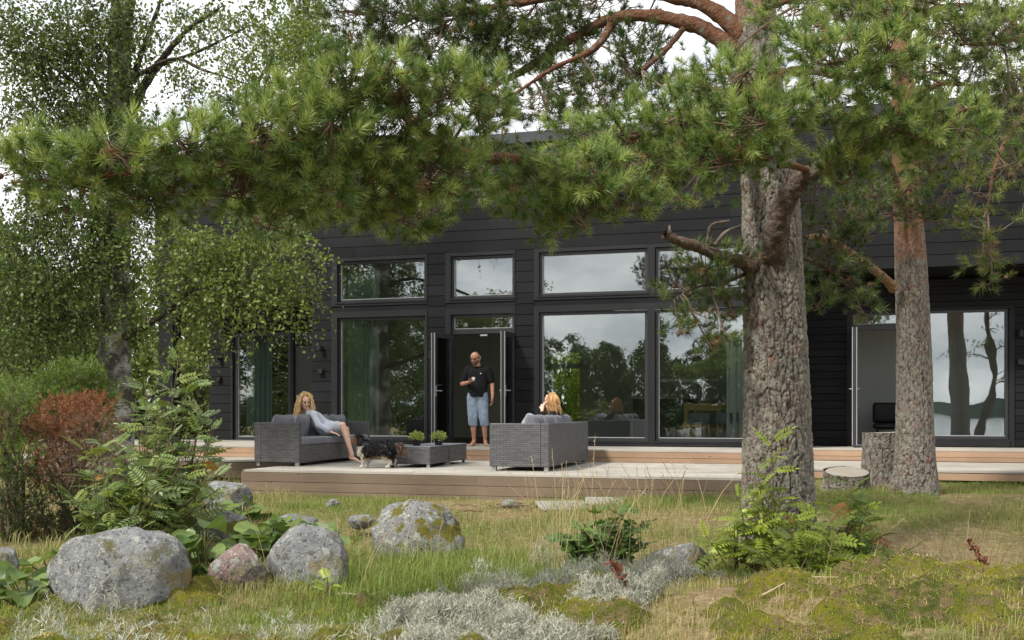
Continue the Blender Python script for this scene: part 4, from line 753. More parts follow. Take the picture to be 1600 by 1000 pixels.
for k in range(16): # crown above the frame
    z = R.uniform(6.3, 9.2); a = R.uniform(0, 6.3); l_ = R.uniform(.8, 2.2); b0 = np.array((2.2, 9.1, z)); e = b0+np.array((math.cos(a)*l_, math.sin(a)*l_, .5)); C = branch(lb2, [b0, (b0+e)/2+np.array((0, 0, .2)), e], .05, .012, 6, RED)
    for f in (.6, 1.): p = b0+(e-b0)*f+R.normal(size=(26, 3))*np.array((.32, .32, .18)); tufts_into(cr, p, R.normal(size=(26, 3))*.5+np.array((0, 0, .6)), 50, .07, .10, .006, DA, GB, bud=False)
loc_(lb2.build('upper_limbs', LIMB, None, True), pine); loc_(lb.build('limbs', LIMB, None, True), pine); loc_(tw.build('twigs', TWIG), pine)['kind'] = 'stuff'; loc_(cr.build('crown', NEEDLE), pine)['kind'] = 'stuff'
# --- slim pine with reddish upper trunk
p2 = at(1428, 768, 12.7); pine2 = empty('pine_tree', (p2[0], p2[1], T(p2[0], p2[1])), 0, 'slimmer pine with reddish upper trunk right of the big pine', 'pine tree')
TP = [at(1432, 785, 12.7), at(1430, 700, 12.7), at(1428, 560, 12.7), at(1424, 430, 12.7), at(1418, 320, 12.7), at(1412, 200, 12.7), at(1408, 60, 12.75), at(1400, -150, 12.8), at(1405, -380, 12.8)]
loc_(trunk('trunk', TP, [.275, .232, .208, .195, .165, .14, .12, .09, .03], None, BARK2, 140, 560, .028, .055, .12, flare=.16), pine2)
lb = MB(); cr = MB(); tw = MB()
branch(lb, [at(1398, 450, 12.55), at(1370, 425, 12.4), at(1325, 392, 12.2), at(1285, 372, 12.1), at(1258, 372, 12)], .05, .034, 9, (.27, .16, .09), 30)
for P in ([at(1300, 378, 12.1), at(1290, 362, 12), at(1284, 358, 12)], [at(1310, 385, 12.1), at(1318, 372, 12), at(1314, 366, 12)]): branch(lb, P, .02, .01, 6, (.3, .26, .2))
C1 = branch(lb, [at(1400, 300, 12.6), at(1392, 270, 12.3), at(1375, 240, 12), at(1345, 235, 11.6)], .075, .03, 9, RED); C2 = branch(lb, [at(1410, 180, 12.7), at(1430, 150, 12.2), at(1480, 130, 11.4), at(1540, 140, 10.6)], .05, .015, 8, RED); C3 = branch(lb, [at(1415, 330, 12.6), at(1390, 335, 12.2), at(1430, 342, 12.0)], .02, .008, 6, (.2, .12, .08)); C4 = branch(lb, [at(1408, 60, 12.7), at(1450, 20, 12.2), at(1520, 10, 11.8), at(1590, 40, 11.5)], .05, .015, 8, RED); C5 = branch(lb, [at(1408, 90, 12.7), at(1360, 60, 12.2), at(1300, 20, 11.8)], .05, .015, 8, RED)
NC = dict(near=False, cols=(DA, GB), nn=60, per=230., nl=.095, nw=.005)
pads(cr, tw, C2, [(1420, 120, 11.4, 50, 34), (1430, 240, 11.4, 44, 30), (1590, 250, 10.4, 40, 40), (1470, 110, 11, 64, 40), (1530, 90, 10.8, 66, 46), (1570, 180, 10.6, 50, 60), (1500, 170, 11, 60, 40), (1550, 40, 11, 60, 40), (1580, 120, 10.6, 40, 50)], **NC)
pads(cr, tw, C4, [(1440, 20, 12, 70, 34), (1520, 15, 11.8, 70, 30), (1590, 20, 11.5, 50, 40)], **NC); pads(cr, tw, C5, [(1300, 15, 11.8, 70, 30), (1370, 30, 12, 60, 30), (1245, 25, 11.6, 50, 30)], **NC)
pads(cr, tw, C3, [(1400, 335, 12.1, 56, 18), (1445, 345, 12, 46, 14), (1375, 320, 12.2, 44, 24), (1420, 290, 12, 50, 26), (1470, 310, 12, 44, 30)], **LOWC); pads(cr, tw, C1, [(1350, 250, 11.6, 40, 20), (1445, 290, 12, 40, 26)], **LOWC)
for k in range(14):
    z = R.uniform(6.6, 9.0); a = R.uniform(0, 6.3); l_ = R.uniform(.7, 1.9); b0 = np.array((4.8, 12.75, z)); e = b0+np.array((math.cos(a)*l_, math.sin(a)*l_, .4)); branch(lb, [b0, (b0+e)/2+np.array((0, 0, .15)), e], .045, .012, 6, RED)
    for f in (.6, 1.): p = b0+(e-b0)*f+R.normal(size=(24, 3))*np.array((.3, .3, .16)); tufts_into(cr, p, R.normal(size=(24, 3))*.5+np.array((0, 0, .6)), 46, .07, .10, .006, DA, GB, bud=False)
loc_(lb.build('limbs', LIMB, None, True), pine2); loc_(tw.build('twigs', TWIG), pine2)['kind'] = 'stuff'; loc_(cr.build('crown', NEEDLE), pine2)['kind'] = 'stuff'
# --- pine just outside the frame on the right: its boughs hang into the picture, its trunk shows in the right-hand window
pine3 = empty('pine_tree', (7.35, 13.4, T(7.35, 13.4)), 0, 'pine standing off to the right whose boughs hang in at the right edge', 'pine tree')
loc_(trunk('trunk', [(7.35, 13.4, .2), (7.3, 13.42, 2), (7.2, 13.4, 4), (7.15, 13.4, 6.5), (7.2, 13.4, 9.5)], [.22, .19, .17, .14, .04], None, BARK2, 90, 240, .02), pine3)
lb = MB(); cr = MB(); tw = MB()
C1 = branch(lb, [(7.2, 13.35, 5.0), (6.2, 12, 5.0), at(1590, 190, 9.5), at(1555, 260, 8.8), at(1540, 340, 8.4)], .05, .01, 8, RED); C2 = branch(lb, [(7.2, 13.35, 6.2), (6.4, 11.5, 6.0), at(1590, 60, 9.3), at(1500, 70, 8.8)], .05, .012, 8, RED)
HC = dict(near=False, cols=((.10, .14, .025), (.19, .22, .05)), nn=70, per=420., nl=.085, nw=.0042)
pads(cr, tw, C1, [(1570, 260, 8.6, 44, 44), (1520, 300, 8.4, 50, 34), (1545, 350, 8.3, 44, 30), (1535, 395, 8.2, 24, 26), (1550, 432, 8.2, 12, 14), (1500, 250, 8.6, 40, 34)], **HC); pads(cr, tw, C2, [(1560, 60, 9, 60, 44), (1580, 150, 9, 40, 44), (1490, 50, 8.8, 60, 34)], **NC)
for k in range(16):
    z = R.uniform(3.6, 9.4); a = R.uniform(-1.3, 2.2) if z < 6.8 else R.uniform(0, 6.3); l_ = R.uniform(.6, 1.7); b0 = np.array((7.2, 13.4, z)); e = b0+np.array((math.cos(a)*l_, math.sin(a)*l_, .2)); branch(lb, [b0, (b0+e)/2+np.array((0, 0, .15)), e], .04, .012, 6, RED)
    for f in (.65, 1.): p = b0+(e-b0)*f+R.normal(size=(20, 3))*np.array((.26, .26, .10)); tufts_into(cr, p, R.normal(size=(20, 3))*.5+np.array((0, 0, .6)), 46, .07, .10, .006, DA, GB, bud=False)
loc_(lb.build('limbs', LIMB, None, True), pine3); loc_(tw.build('twigs', TWIG), pine3)['kind'] = 'stuff'; loc_(cr.build('crown', NEEDLE), pine3)['kind'] = 'stuff'
# --- leafy trees
bm_ = MT('birch_bark'); v = bm_.vec('pos'); c = bm_.mix(bm_.noise(v, 3, 5, .38, .55), (.40, .385, .35), (.075, .066, .056)); 
c = bm_.mix(bm_.noise(bm_.vec('pos', (3, 3, 22)), 3, 4, .56, .64), c, (.05, .045, .04)); bm_.base(c); bm_.bump(bm_.noise(v, 25, 5), .5, .012); BIRCH = bm_.set(.85, .15)
LA, LB_ = (.10, .145, .026), (.18, .22, .05)
def foliage(mb, tw, c, rx, ry, rz, n, size, cols=(LA, LB_), hang=.55, per=13, wdt=.66):
    """hanging leaf strings through an ellipsoid"""
    k = max(3, int(n/per)); ns = max(2, k//9); sc_ = rdir(ns)*R.uniform(.15, 1, (ns, 1))**.45*np.array((rx, ry, rz)); s = sc_[R.integers(0, ns, k)]+R.normal(size=(k, 3))*np.array((rx, ry, rz))*.17+np.array(c); d = unit(R.normal(size=(k, 3))*np.array((1, 1, .5))+np.array((0, 0, -.5)))
    t = np.linspace(0, 1, per)[None, :, None]; ln = R.uniform(.5, 1.2, (k, 1, 1))*hang; drop = np.array((0, 0, -1.))
    P = s[:, None]+d[:, None]*ln*t+drop*ln*t*t*.8; p = (P+R.normal(size=P.shape)*size*.28).reshape(-1, 3); ax = R.normal(size=p.shape)*.8+np.array((0, 0, -.5)); V, F, col = leaves(p, ax, size, size*wdt, *cols); mb.add(V, F); mb.c[-1] = col
    if tw is not None:
        for q in P[::2]: tw.add(*tube(q[::3], np.linspace(.004, .002, len(q[::3])), 3), (.07, .055, .045))
def up2(p, par, kind=True):
    loc_(p, par)
    if kind: p['kind'] = 'stuff'
b0 = at(182, 668, 16); birch = empty('birch_tree', (b0[0], b0[1], T(b0[0], b0[1])), 0, 'tall leafy birch at the left in front of the house corner', 'birch tree')
mb = MB(); TB_ = [np.array((b0[0]-.02, 16, -.05)), at(182, 660, 16), at(178, 520, 16), at(182, 400, 16), at(190, 250, 16), at(186, 100, 16), at(190, -60, 16), at(196, -300, 16), at(205, -600, 16)]
C = spline(TB_, 90); r = np.interp(np.linspace(0, 1, 90), np.linspace(0, 1, 9), [.30, .255, .235, .21, .19, .17, .14, .10, .02]); V, F = tube(C, r*(1+.12*fbm(C*1.7, 3)), 20); V = V+unit(V-np.repeat(C, 20, 0))*(fbm(V*7, 4)*.07)[:, None]; mb.add(V, F, (.3, .3, .3)); up2(mb.build('trunk', BIRCH, None, True), birch, False)
lb = MB(); cr = MB(); tw = MB(); LI = (.085, .072, .058)
for P, r0 in (([at(200, 180, 16), at(240, 110, 15.8), at(290, 50, 15.6), at(350, 8, 15.4)], .085), ([at(205, 130, 16), at(226, 70, 16), at(250, 0, 16), at(260, -60, 16)], .05), ([at(215, 118, 15.8), at(270, 92, 15.5), at(320, 110, 15.3), at(380, 130, 15)], .035), ([at(240, 105, 15.8), at(310, 80, 15.5), at(390, 40, 15.2)], .035), ([at(180, 180, 16), at(140, 110, 16.2), at(110, 50, 16.3), at(100, -30, 16.4)], .05), ([at(178, 210, 16), at(130, 140, 15.6), at(60, 90, 15.2), at(10, 80, 15)], .045),
        ([at(186, 530, 16), at(220, 515, 15.7), at(260, 488, 15.3), at(300, 455, 15), at(400, 430, 14.7)], .06), ([at(180, 500, 16), at(150, 490, 15.7), at(80, 500, 15.5), at(20, 500, 15.3)], .045), ([at(185, 330, 16), at(250, 300, 15.6), at(350, 330, 15), at(440, 400, 14.6)], .06), ([at(182, 360, 16), at(120, 330, 15.7), at(50, 340, 15.4)], .05), ([at(188, 280, 16), at(120, 230, 15.7), at(40, 210, 15.5)], .05), ([at(190, 240, 16), at(270, 190, 15.6), at(340, 180, 15.3)], .045), ([at(192, 60, 16), at(240, -60, 15.8), at(400, -80, 15.2), at(480, 20, 14.8)], .05)):
    branch(lb, P, r0, .012, 8, LI)
G1 = ((.070, .118, .028), (.135, .185, .045)); G2 = ((.095, .150, .030), (.215, .265, .065))
for px, py, rx, ry, n, Y, cc_ in ((40, 60, 80, 90, 1500, 15.6, G1), (110, 110, 70, 100, 1300, 15.8, G1), (180, 60, 46, 90, 700, 15.7, G1), (60, 190, 80, 60, 1000, 15.5, G1), (180, 190, 40, 80, 700, 15.7, G1), (150, 20, 90, 50, 800, 16, G1), (40, 330, 60, 60, 700, 15.5, G1), (120, 360, 60, 60, 700, 15.6, G1), (185, 330, 46, 90, 900, 15.6, G1), (60, 420, 90, 46, 900, 15.4, G1), (30, 500, 70, 60, 700, 15.4, G1), (110, 480, 60, 40, 450, 15.5, G1), (180, 440, 40, 60, 450, 15.7, G1), (20, 580, 50, 50, 450, 15.2, G1),
        (330, 40, 90, 46, 420, 15.4, G2), (400, 110, 80, 46, 520, 15.1, G2), (450, 40, 80, 60, 700, 14.9, G2), (300, 130, 50, 30, 160, 15.4, G1), (490, 90, 40, 60, 380, 14.8, G2), (260, 30, 50, 40, 200, 15.8, G1), (350, 170, 60, 26, 220, 15.3, G1), (250, 360, 60, 50, 600, 15.2, G2), (320, 380, 76, 46, 1000, 14.9, G2), (400, 350, 76, 40, 900, 14.8, G2), (460, 400, 44, 44, 600, 14.6, G2), (400, 420, 60, 36, 650, 14.7, G2), (430, 460, 38, 34, 380, 14.7, G2), (330, 450, 50, 30, 450, 14.9, G2), (280, 430, 46, 40, 450, 15, G2), (300, 500, 34, 46, 330, 15, G2), (345, 420, 40, 30, 300, 14.9, G2), (480, 445, 24, 22, 160, 14.6, G2), (270, 540, 34, 36, 160, 15, G2), (230, 470, 30, 40, 150, 15.5, G1)):
    s = Y/1600; foliage(cr, tw, at(px, py, Y), rx*s, .5, ry*s, n*(3.6 if cc_ is G1 else 1.75 if py > 300 else 2.6), .060 if py < 300 else .066, cc_)
for k in range(26):
    p = np.array((b0[0]+R.normal()*1.7, 16+R.normal()*1.5, R.uniform(7.6, 11.5))); foliage(cr, None, p, .8, .8, .6, 240, .075, G1)
up2(lb.build('limbs', LIMB, None, True), birch, False); up2(tw.build('twigs', TWIG), birch); up2(cr.build('crown', LEAF), birch)
def bgtree(name, label, cat, x, y, hgt, crown, trunk_r=.14, leaf=.14, n=3500, cols=G2, group='trees behind the house', hang=.5, low=.2, bark=None):
    n *= 2.6
    z0 = float(T(x, y)); o = empty(name, (x, y, z0), 0, label, cat, group); mb = MB(); top = np.array((x+R.normal()*.3, y, z0+hgt*.92)); C = spline([(x, y, z0-.1), (x+R.normal()*.15, y, z0+hgt*.4), top], 14); mb.add(*tube(C, np.linspace(trunk_r, .03, 14), 9), LI)
    cr = MB(); k = 13
    for j in range(k):
        t = low+(1-low)*(j+.5)/k; w_ = crown*(math.sin(math.pi*min(1, .18+t*.8))**.8); a = j*2.4+R.random(); c = np.array((x+math.cos(a)*w_*.55, y+math.sin(a)*w_*.55, z0+hgt*t)); mb.add(*tube([C[int(t*10)], (C[int(t*10)]+c)/2+np.array((0, 0, .1)), c], [.05, .03, .012], 5), LI); foliage(cr, None, c, w_*.62, w_*.62, hgt*.09+.25, n/k, leaf, cols, hang)
    up2(mb.build('trunk', bark or TWIG, None, True), o, False); up2(cr.build('crown', LEAF), o)
bgtree('leafy_tree', 'light green leafy tree behind the birch, left of its trunk', 'tree', -12.2, 31, 6.6, 2.6, n=5200, cols=((.12, .17, .03), (.20, .24, .06)))
bgtree('leafy_tree', 'light green leafy tree between the birch trunk and the house', 'tree', -9.4, 33, 5.6, 2.2, n=4600, cols=((.12, .17, .03), (.21, .25, .06)))
bgtree('leafy_tree', 'leafy tree at the far left edge behind the birch', 'tree', -16, 30, 7.5, 3.0, n=5200, cols=G1)
bgtree('leafy_tree', 'pale green tree seen past the corner post of the house', 'tree', -12.6, 40, 6.2, 3.0, n=4200, cols=((.13, .18, .04), (.22, .26, .08)))
bgtree('birch_tree', 'tall pale birch above the roof at the upper left', 'birch tree', -6.9, 34, 15.5, 3.0, n=5600, leaf=.13, cols=G2, bark=BIRCH, low=.45)
bgtree('birch_tree', 'tall birch above the roof behind the slim pine', 'birch tree', 13.0, 33, 15, 2.8, n=5600, leaf=.12, cols=G2, bark=BIRCH, low=.3)
bgtree('birch_tree', 'tall birch above the roof at the right edge', 'birch tree', 17.4, 34, 16, 2.8, n=5200, leaf=.12, cols=G2, bark=BIRCH, low=.3)
bgtree('leafy_tree', 'sunlit bush seen through the rear door of the house', 'bush', 1.7, 30.5, 4.6, 3.0, n=9000, leaf=.16, cols=((.24, .33, .04), (.34, .42, .08)), low=.05)
bgtree('leafy_tree', 'light green tree low behind the birch at the far left', 'tree', -14.4, 36, 6.4, 3.2, n=4600, cols=((.12, .17, .03), (.21, .25, .06)), low=.05)
bgtree('leafy_tree', 'dark green tree behind the shed roof', 'tree', -17.5, 38, 7.0, 3.4, n=4600, cols=G1, low=.05)
bgtree('leafy_tree', 'green bush tree between the shed and the house post', 'tree', -8.9, 29, 4.3, 2.2, n=3600, cols=((.11, .16, .03), (.19, .23, .06)), low=.02)
bgtree('leafy_tree', 'dense green bush tree under the birch at the far left', 'tree', -11.6, 23.5, 4.6, 2.4, n=4200, cols=((.08, .13, .028), (.16, .21, .05)), low=.03)
bgtree('leafy_tree', 'dense green bush tree just left of the birch trunk', 'tree', -9.3, 24.5, 3.9, 1.6, n=2600, cols=((.10, .15, .03), (.19, .24, .06)), low=.03)
bgtree('leafy_tree', 'tall dense tree behind the birch crown at the left edge', 'tree', -15.2, 27, 9.0, 2.8, n=5200, cols=((.06, .10, .025), (.13, .18, .045)), low=.2)
# --- trees by the shore, mirrored in the window panes
def shorepine(x, y, lean, label):
    z0 = float(T(x, y)); o = empty('pine_tree', (x, y, z0), 0, label, 'pine tree', 'shore pines'); lb = MB(); cr = MB(); C = branch(lb, [(x, y, z0-.1), (x+lean, y, z0+3), (x+lean*.6, y, z0+6), (x+lean, y, z0+10)], .17, .04, 9, (.06, .045, .035), 24)
    for k in range(22):
        j = R.integers(7, 24); a = R.uniform(0, 6.3); l_ = R.uniform(.6, 1.9); e = C[j]+np.array((math.cos(a)*l_, math.sin(a)*l_, .15)); branch(lb, [C[j], (C[j]+e)/2+np.array((0, 0, .1)), e], .03, .008, 5, (.05, .035, .03), 8)
        if R.random() < .75: p = e+R.normal(size=(16, 3))*np.array((.3, .3, .10)); tufts_into(cr, p, R.normal(size=(16, 3))*.5+np.array((0, 0, .6)), 34, .08, .13, .009, DA, DB, bud=False)
    up2(lb.build('trunk', TWIG, None, True), o, False); up2(cr.build('crown', NEEDLE), o)
shorepine(4.6, -8, .7, 'thin leaning pine on the shore mirrored in the right-hand window')
fm = MB(); GW = ((.035, .060, .018), (.085, .12, .032))
for k in range(46):
    t = k/46; x = -66+42*t+R.normal()*3; y = -34-44*t+R.normal()*5; hgt = R.uniform(8.5, 12.5)-2.5*t; z0 = .0
    for j in range(7): foliage(fm, None, (x+R.normal()*1.0, y+R.normal()*1.0, z0+hgt*(j+.6)/7.2), 2.3*(1-.09*j), 2.3, .95, 820, .26, GW, .9)
    foliage(fm, None, (x, y, .9), 3., 3., .9, 700, .3, GW, .6)
for k in range(14):
    x, y = -24+R.normal()*4, 0+R.normal()*8; hgt = R.uniform(7, 11)
    for j in range(7): foliage(fm, None, (x+R.normal()*.8, y+R.normal()*.8, hgt*(j+.6)/7.2), 1.7*(1-.07*j), 1.7, .8, 760, .14, GW, .8)
    foliage(fm, None, (x, y, .8), 2., 2., .8, 500, .18, GW, .6)
tag(fm.build('shore_wood', LEAF), 'wood along the shore mirrored in the middle windows', 'wood', kind='stuff')
# --- metal-roofed shed far left
sp_ = at(196, 640, 27); sd_ = empty('shed', (sp_[0]-.4, 27.4, T(sp_[0], 27)), rad(-10), 'shed with pale ribbed metal roof behind the left shrubs', 'shed')
M['rib'] = plain('pale_roof_metal', (.55, .58, .62), (.5, .53, .57), 3, .35, .5, .4)
boxes('wall', sd_, [(-1.2, 1.2, 0, 1.6, 0, 1.5)], 'clad'); rr_ = MB()
for k in range(9):
    x = -1.3+k*.3; V = np.array([(x, -.35, 1.30), (x+.285, -.35, 1.30), (x+.285, .8, 2.35), (x, .8, 2.35)]); V = np.concatenate((V, V+np.array((0, 0, .04)))); pn = MB(); pn.add(V, np.array([(3, 2, 1, 0), (4, 5, 6, 7), (0, 1, 5, 4), (1, 2, 6, 5), (2, 3, 7, 6), (3, 0, 4, 7)])); pn.build('roof_panel', M['rib'], sd_); bx = MB(); bx.add(*tube([(x, -.35, 1.36), (x, .8, 2.41)], .022, 6)); bx.build('roof_rib', M['roofmetal'], sd_)
# ------------------------------------------------------------------ boulders, stumps, slabs
import bmesh
def rockmat(name, c1, c2, moss):
    m = MT(name); v = m.vec('obj'); c = m.mix(m.noise(v, 7, 6, .38, .62), c1, c2); c = m.mix(m.noise(v, 38, 3, .56, .66), c, tuple(x*.38 for x in c1)); c = m.mix(m.noise(v, 5, 6, .54, .60, .7), c, (.13, .13, .125)); c = m.mix(m.noise(v, 12, 6, .55, .60, .7), c, (.37, .38, .35)); c = m.mix(m.noise(v, 60, 2, .64, .70), c, (.58, .58, .55)); c = m.mix(m.noise(v, 3, 5, .60, .68), c, (.25, .19, .08))
    if moss:
        g = m.n('ShaderNodeNewGeometry'); s = m.n('ShaderNodeSeparateXYZ'); m.l(g.outputs['Normal'], s.inputs[0]); ml = m.n('ShaderNodeMath', operation='MULTIPLY'); m.l(m.noise(v, 4.5, 5, .5, .62), ml.inputs[0]); m.l(s.outputs[2], ml.inputs[1]); ml.use_clamp = True
        ml2 = m.n('ShaderNodeMath', operation='MULTIPLY'); ml2.inputs[1].default_value = moss; m.l(ml.outputs[0], ml2.inputs[0]); ml2.use_clamp = True; c = m.mix(ml2.outputs[0], c, m.mix(m.noise(v, 50, 3), (.17, .15, .025), (.09, .085, .02)))
    m.base(c); m.bump(m.noise(v, 45, 8, .25, .75, .7), .9, .02); return m.set(.93, .12)
GRAN = rockmat('lichen_granite', (.20, .205, .21), (.28, .285, .285), .9); PINK = rockmat('pink_granite', (.28, .195, .175), (.24, .20, .185), .6); MOSSY = rockmat('mossy_granite', (.175, .175, .17), (.25, .25, .245), 3.)
def boulder(px, py_base, Y, wpx, hpx, label, mat, seed, deep=.8, skew=(0, 0), rough=.5, sub=5):
    s = Y/1600; w_, h_ = wpx*s/2, hpx*s; x = (px-800)*s; z = E+(645-py_base)*s
    bm = bmesh.new(); bmesh.ops.create_icosphere(bm, subdivisions=sub, radius=1); V = np.array([v.co[:] for v in bm.verts]); V = V/np.maximum(np.abs(V).max(1, keepdims=True)**.12, .5)
    d = 1+rough*fbm(V*1.15+seed*3.7, 2)+rough*.45*fbm(V*3.2+seed, 4); k = fbm(V*2.2+seed*1.9, 2); d = d-.10*np.abs(k)/.25*.5; V = V*d[:, None]
    rs = np.random.default_rng(int(seed*10))
    for _ in range(9):
        nn_ = unit(rs.normal(size=3)); V = V-nn_*(np.maximum(0, V@nn_-rs.uniform(.70, .92))*.9)[:, None]
    V = V+.03*(fbm(V*6+seed, 5))[:, None]*V; mx = np.abs(V).max(0); V = V/mx
    V[:, 0] += skew[0]*np.clip(V[:, 2], 0, 1); V = V*np.array((w_, w_*deep, h_*.80)); 
    for vv, c in zip(bm.verts, V): vv.co = c
    me = bpy.data.meshes.new('boulder'); bm.to_mesh(me); bm.free(); me.polygons.foreach_set('use_smooth', np.ones(len(me.polygons), dtype=bool)); me.materials.append(mat)
    o = link('boulder', me); o.location = (x, Y, z+h_*.20); o.rotation_euler = (0, skew[1], seed*.7 if deep > .9 else 0); tag(o, label, 'boulder', 'boulders on the lawn'); return o
boulder(188, 940, 7.1, 240, 122, 'largest grey boulder at the lower left', GRAN, 1, .8, (.12, 0), .42)
boulder(486, 912, 7.8, 136, 98, 'round grey boulder right of the pink stone', GRAN, 2.3, .8, (-.1, 0), .4)
boulder(372, 912, 7.6, 92, 66, 'small pink granite stone between the two grey boulders', PINK, 3.1, .8, (.2, 0), .5)
boulder(655, 856, 9.6, 150, 80, 'grey boulder with mossy top in the middle of the lawn', MOSSY, 4.2, .7, (-.12, 0), .6)
boulder(455, 836, 9.8, 92, 36, 'flat grey boulder behind the big round leaves', GRAN, 5.4, .8)
boulder(357, 838, 10.4, 84, 40, 'dark boulder below the left end of the deck', MOSSY, 6.1, .8)
boulder(355, 790, 12.6, 80, 44, 'grey boulder against the left end of the deck', GRAN, 7.7, .8)
boulder(1062, 890, 8.5, 104, 44, 'low grey boulder left of the big pine', GRAN, 8.8, .8, (.1, 0))
boulder(8, 885, 7.9, 44, 36, 'yellow mossy boulder at the left edge', MOSSY, 9.9, .9); boulder(566, 818, 10.7, 44, 16, 'small stone left of the mossy boulder', GRAN, 10.4, .9, sub=4); boulder(797, 790, 12.7, 28, 10, 'small pale stone lying at the foot of the deck', GRAN, 11.7, .9, sub=4)
boulder(520, 790, 12.9, 22, 12, 'small upright stone at the foot of the deck', GRAN, 12.3, .9, sub=4)
WOODTOP = MT('cut_wood'); v = WOODTOP.vec('obj'); wv = WOODTOP.n('ShaderNodeTexWave', wave_type='RINGS', rings_direction='Z'); wv.inputs['Scale'].default_value = 16; wv.inputs['Distortion'].default_value = 3; wv.inputs['Detail'].default_value = 3; WOODTOP.l(v, wv.inputs[0]); c = WOODTOP.mix(wv.outputs['Fac'], (.30, .26, .205), (.21, .18, .14)); c = WOODTOP.mix(WOODTOP.noise(v, 5, 5), c, (.27, .26, .235)); WOODTOP.base(c); WOODTOP.bump(WOODTOP.noise(v, 20, 5), .5, .01); WOODTOP = WOODTOP.set(.9, .1)
def stump(px, Y, ztop, r, label, seed):
    x = (px-800)/1600*Y; z = float(T(x, Y)); o = empty('tree_stump', (x, Y, z), 0, label, 'tree stump', 'cut stumps by the slim pine'); h_ = ztop-z; lean = R.normal(size=2)*.015
    trunk('bark', [(0, 0, -.08), (lean[0]*.5, lean[1]*.5, h_*.5), (lean[0], lean[1], h_)], [r*1.12, r*.97, r], o, BARK, 100, 60, .03, .07, .2, flare=.10)
    if seed == 2: o.rotation_euler = (rad(11), 0, 0)
    n = 44; th = np.linspace(0, 2*math.pi, n, endpoint=False); rg = []
    for k, f in enumerate((0, .3, .6, .85, 1.)): rg.append(np.stack((lean[0]+f*(r-.012)*np.cos(th), lean[1]+f*(r-.012)*np.sin(th), h_-.004+.02*fbm(np.stack((f*np.cos(th)*2+seed, f*np.sin(th)*2, th*0), -1), 3)+.012*np.cos(th)*f), -1))
    V = np.concatenate(rg); i = np.arange(5*n).reshape(5, n); a, b = i[:-1], i[1:]; link('cut_face', npmesh('cut_face', V, np.stack((a, np.roll(a, -1, 1), np.roll(b, -1, 1), b), -1).reshape(-1, 4), WOODTOP, smooth=True), o)
stump(1377, 13.7, 1.085, .25, 'tall cut stump half hidden behind the slim pine', 1); stump(1323, 13.2, .60, .28, 'low wide cut stump left of the slim pine', 2)
M['slab'] = plain('concrete_slab', (.30, .29, .265), (.23, .22, .20), 8, .9, .15, bump=.3)
for (px, Y, wx, wy, rz, lb_) in ((880, 12.6, .62, .62, .12, 'left pale stone slab in front of the deck'), (945, 12.85, .50, .55, -.1, 'right pale stone slab in front of the deck')):
    x = (px-800)/1600*Y; s = empty('stone_slab', (x, Y, float(T(x, Y))+.025), rz, lb_, 'stone slab', 'stone slabs by the deck'); rb('slab', s, -wx/2, wx/2, -wy/2, wy/2, -.02, .015, 'slab', .012); s.rotation_euler.x = rad(4)
# ------------------------------------------------------------------ plants with leaves one can pick apart
def mk_rowan(cA, cB):
    V, F, C_ = [], [], []; n = 0
    def leaflet(b, d, ln, wd, fold):
        nonlocal n
        b = np.array(b); d = unit(np.array(d)); sd = np.array((-d[1], d[0], 0.)); up = np.array((0, 0, 1.)); c = np.array(cA)+(np.array(cB)-np.array(cA))*R.random()
        pts = [b, b+d*ln*.3+sd*wd*.45+up*fold, b+d*ln*.7+sd*wd*.42+up*fold*.8, b+d*ln-up*ln*.12, b+d*ln*.7-sd*wd*.42+up*fold*.8, b+d*ln*.3-sd*wd*.45+up*fold, b+d*ln*.5-up*ln*.02]
        V.extend(pts); C_.extend([c]*7); F.extend([(n, n+1, n+6), (n+1, n+2, n+6), (n+2, n+3, n+6), (n+3, n+4, n+6), (n+4, n+5, n+6), (n+5, n, n+6)]); n += 7
    for k in range(6):
        t = .22+.13*k
        for s in (-1, 1): leaflet((t, 0, .10*t-.30*t*t), (.42, s, -.12), .34*(1-.25*abs(k-2.5)/3), .13, .016)
    leaflet((.98, 0, -.19), (1, 0, -.3), .30, .13, .016); rv, rf_ = tube([(0, 0, 0), (.35, 0, .0), (.7, 0, -.08), (1., 0, -.2)], [.012, .009, .007, .004], 3); rf_ = np.concatenate((rf_[:, [0, 1, 2]], rf_[:, [0, 2, 3]])); V = np.concatenate((np.array(V), rv)); C_ = np.concatenate((np.array(C_), np.tile((.16, .13, .05), (len(rv), 1))))
    return npmesh('rowan_leaf', V, np.concatenate((np.array(F), rf_+n)), PARTLEAF, C_)
ROW = [mk_rowan(a, b) for a, b in (((.115, .180, .042), (.165, .235, .062)), ((.165, .215, .042), (.23, .28, .066)), ((.15, .21, .085), (.21, .27, .12)), ((.27, .35, .04), (.36, .44, .065)))]
ROWR = mk_rowan((.34, .10, .03), (.30, .16, .04))
def place_leaf(me, par, p, d, up, s, name='leaf'):
    d = Vector(d).normalized(); u = Vector(up); y = u.cross(d); 
    if y.length < 1e-3: y = Vector((0, 1, 0))
    y.normalize(); z = d.cross(y); o = link(name, me, par); m = Matrix((d, y, z)).transposed().to_4x4(); m.translation = Vector(p); o.matrix_local = m@Matrix.Diagonal((s, s, s, 1)); return o
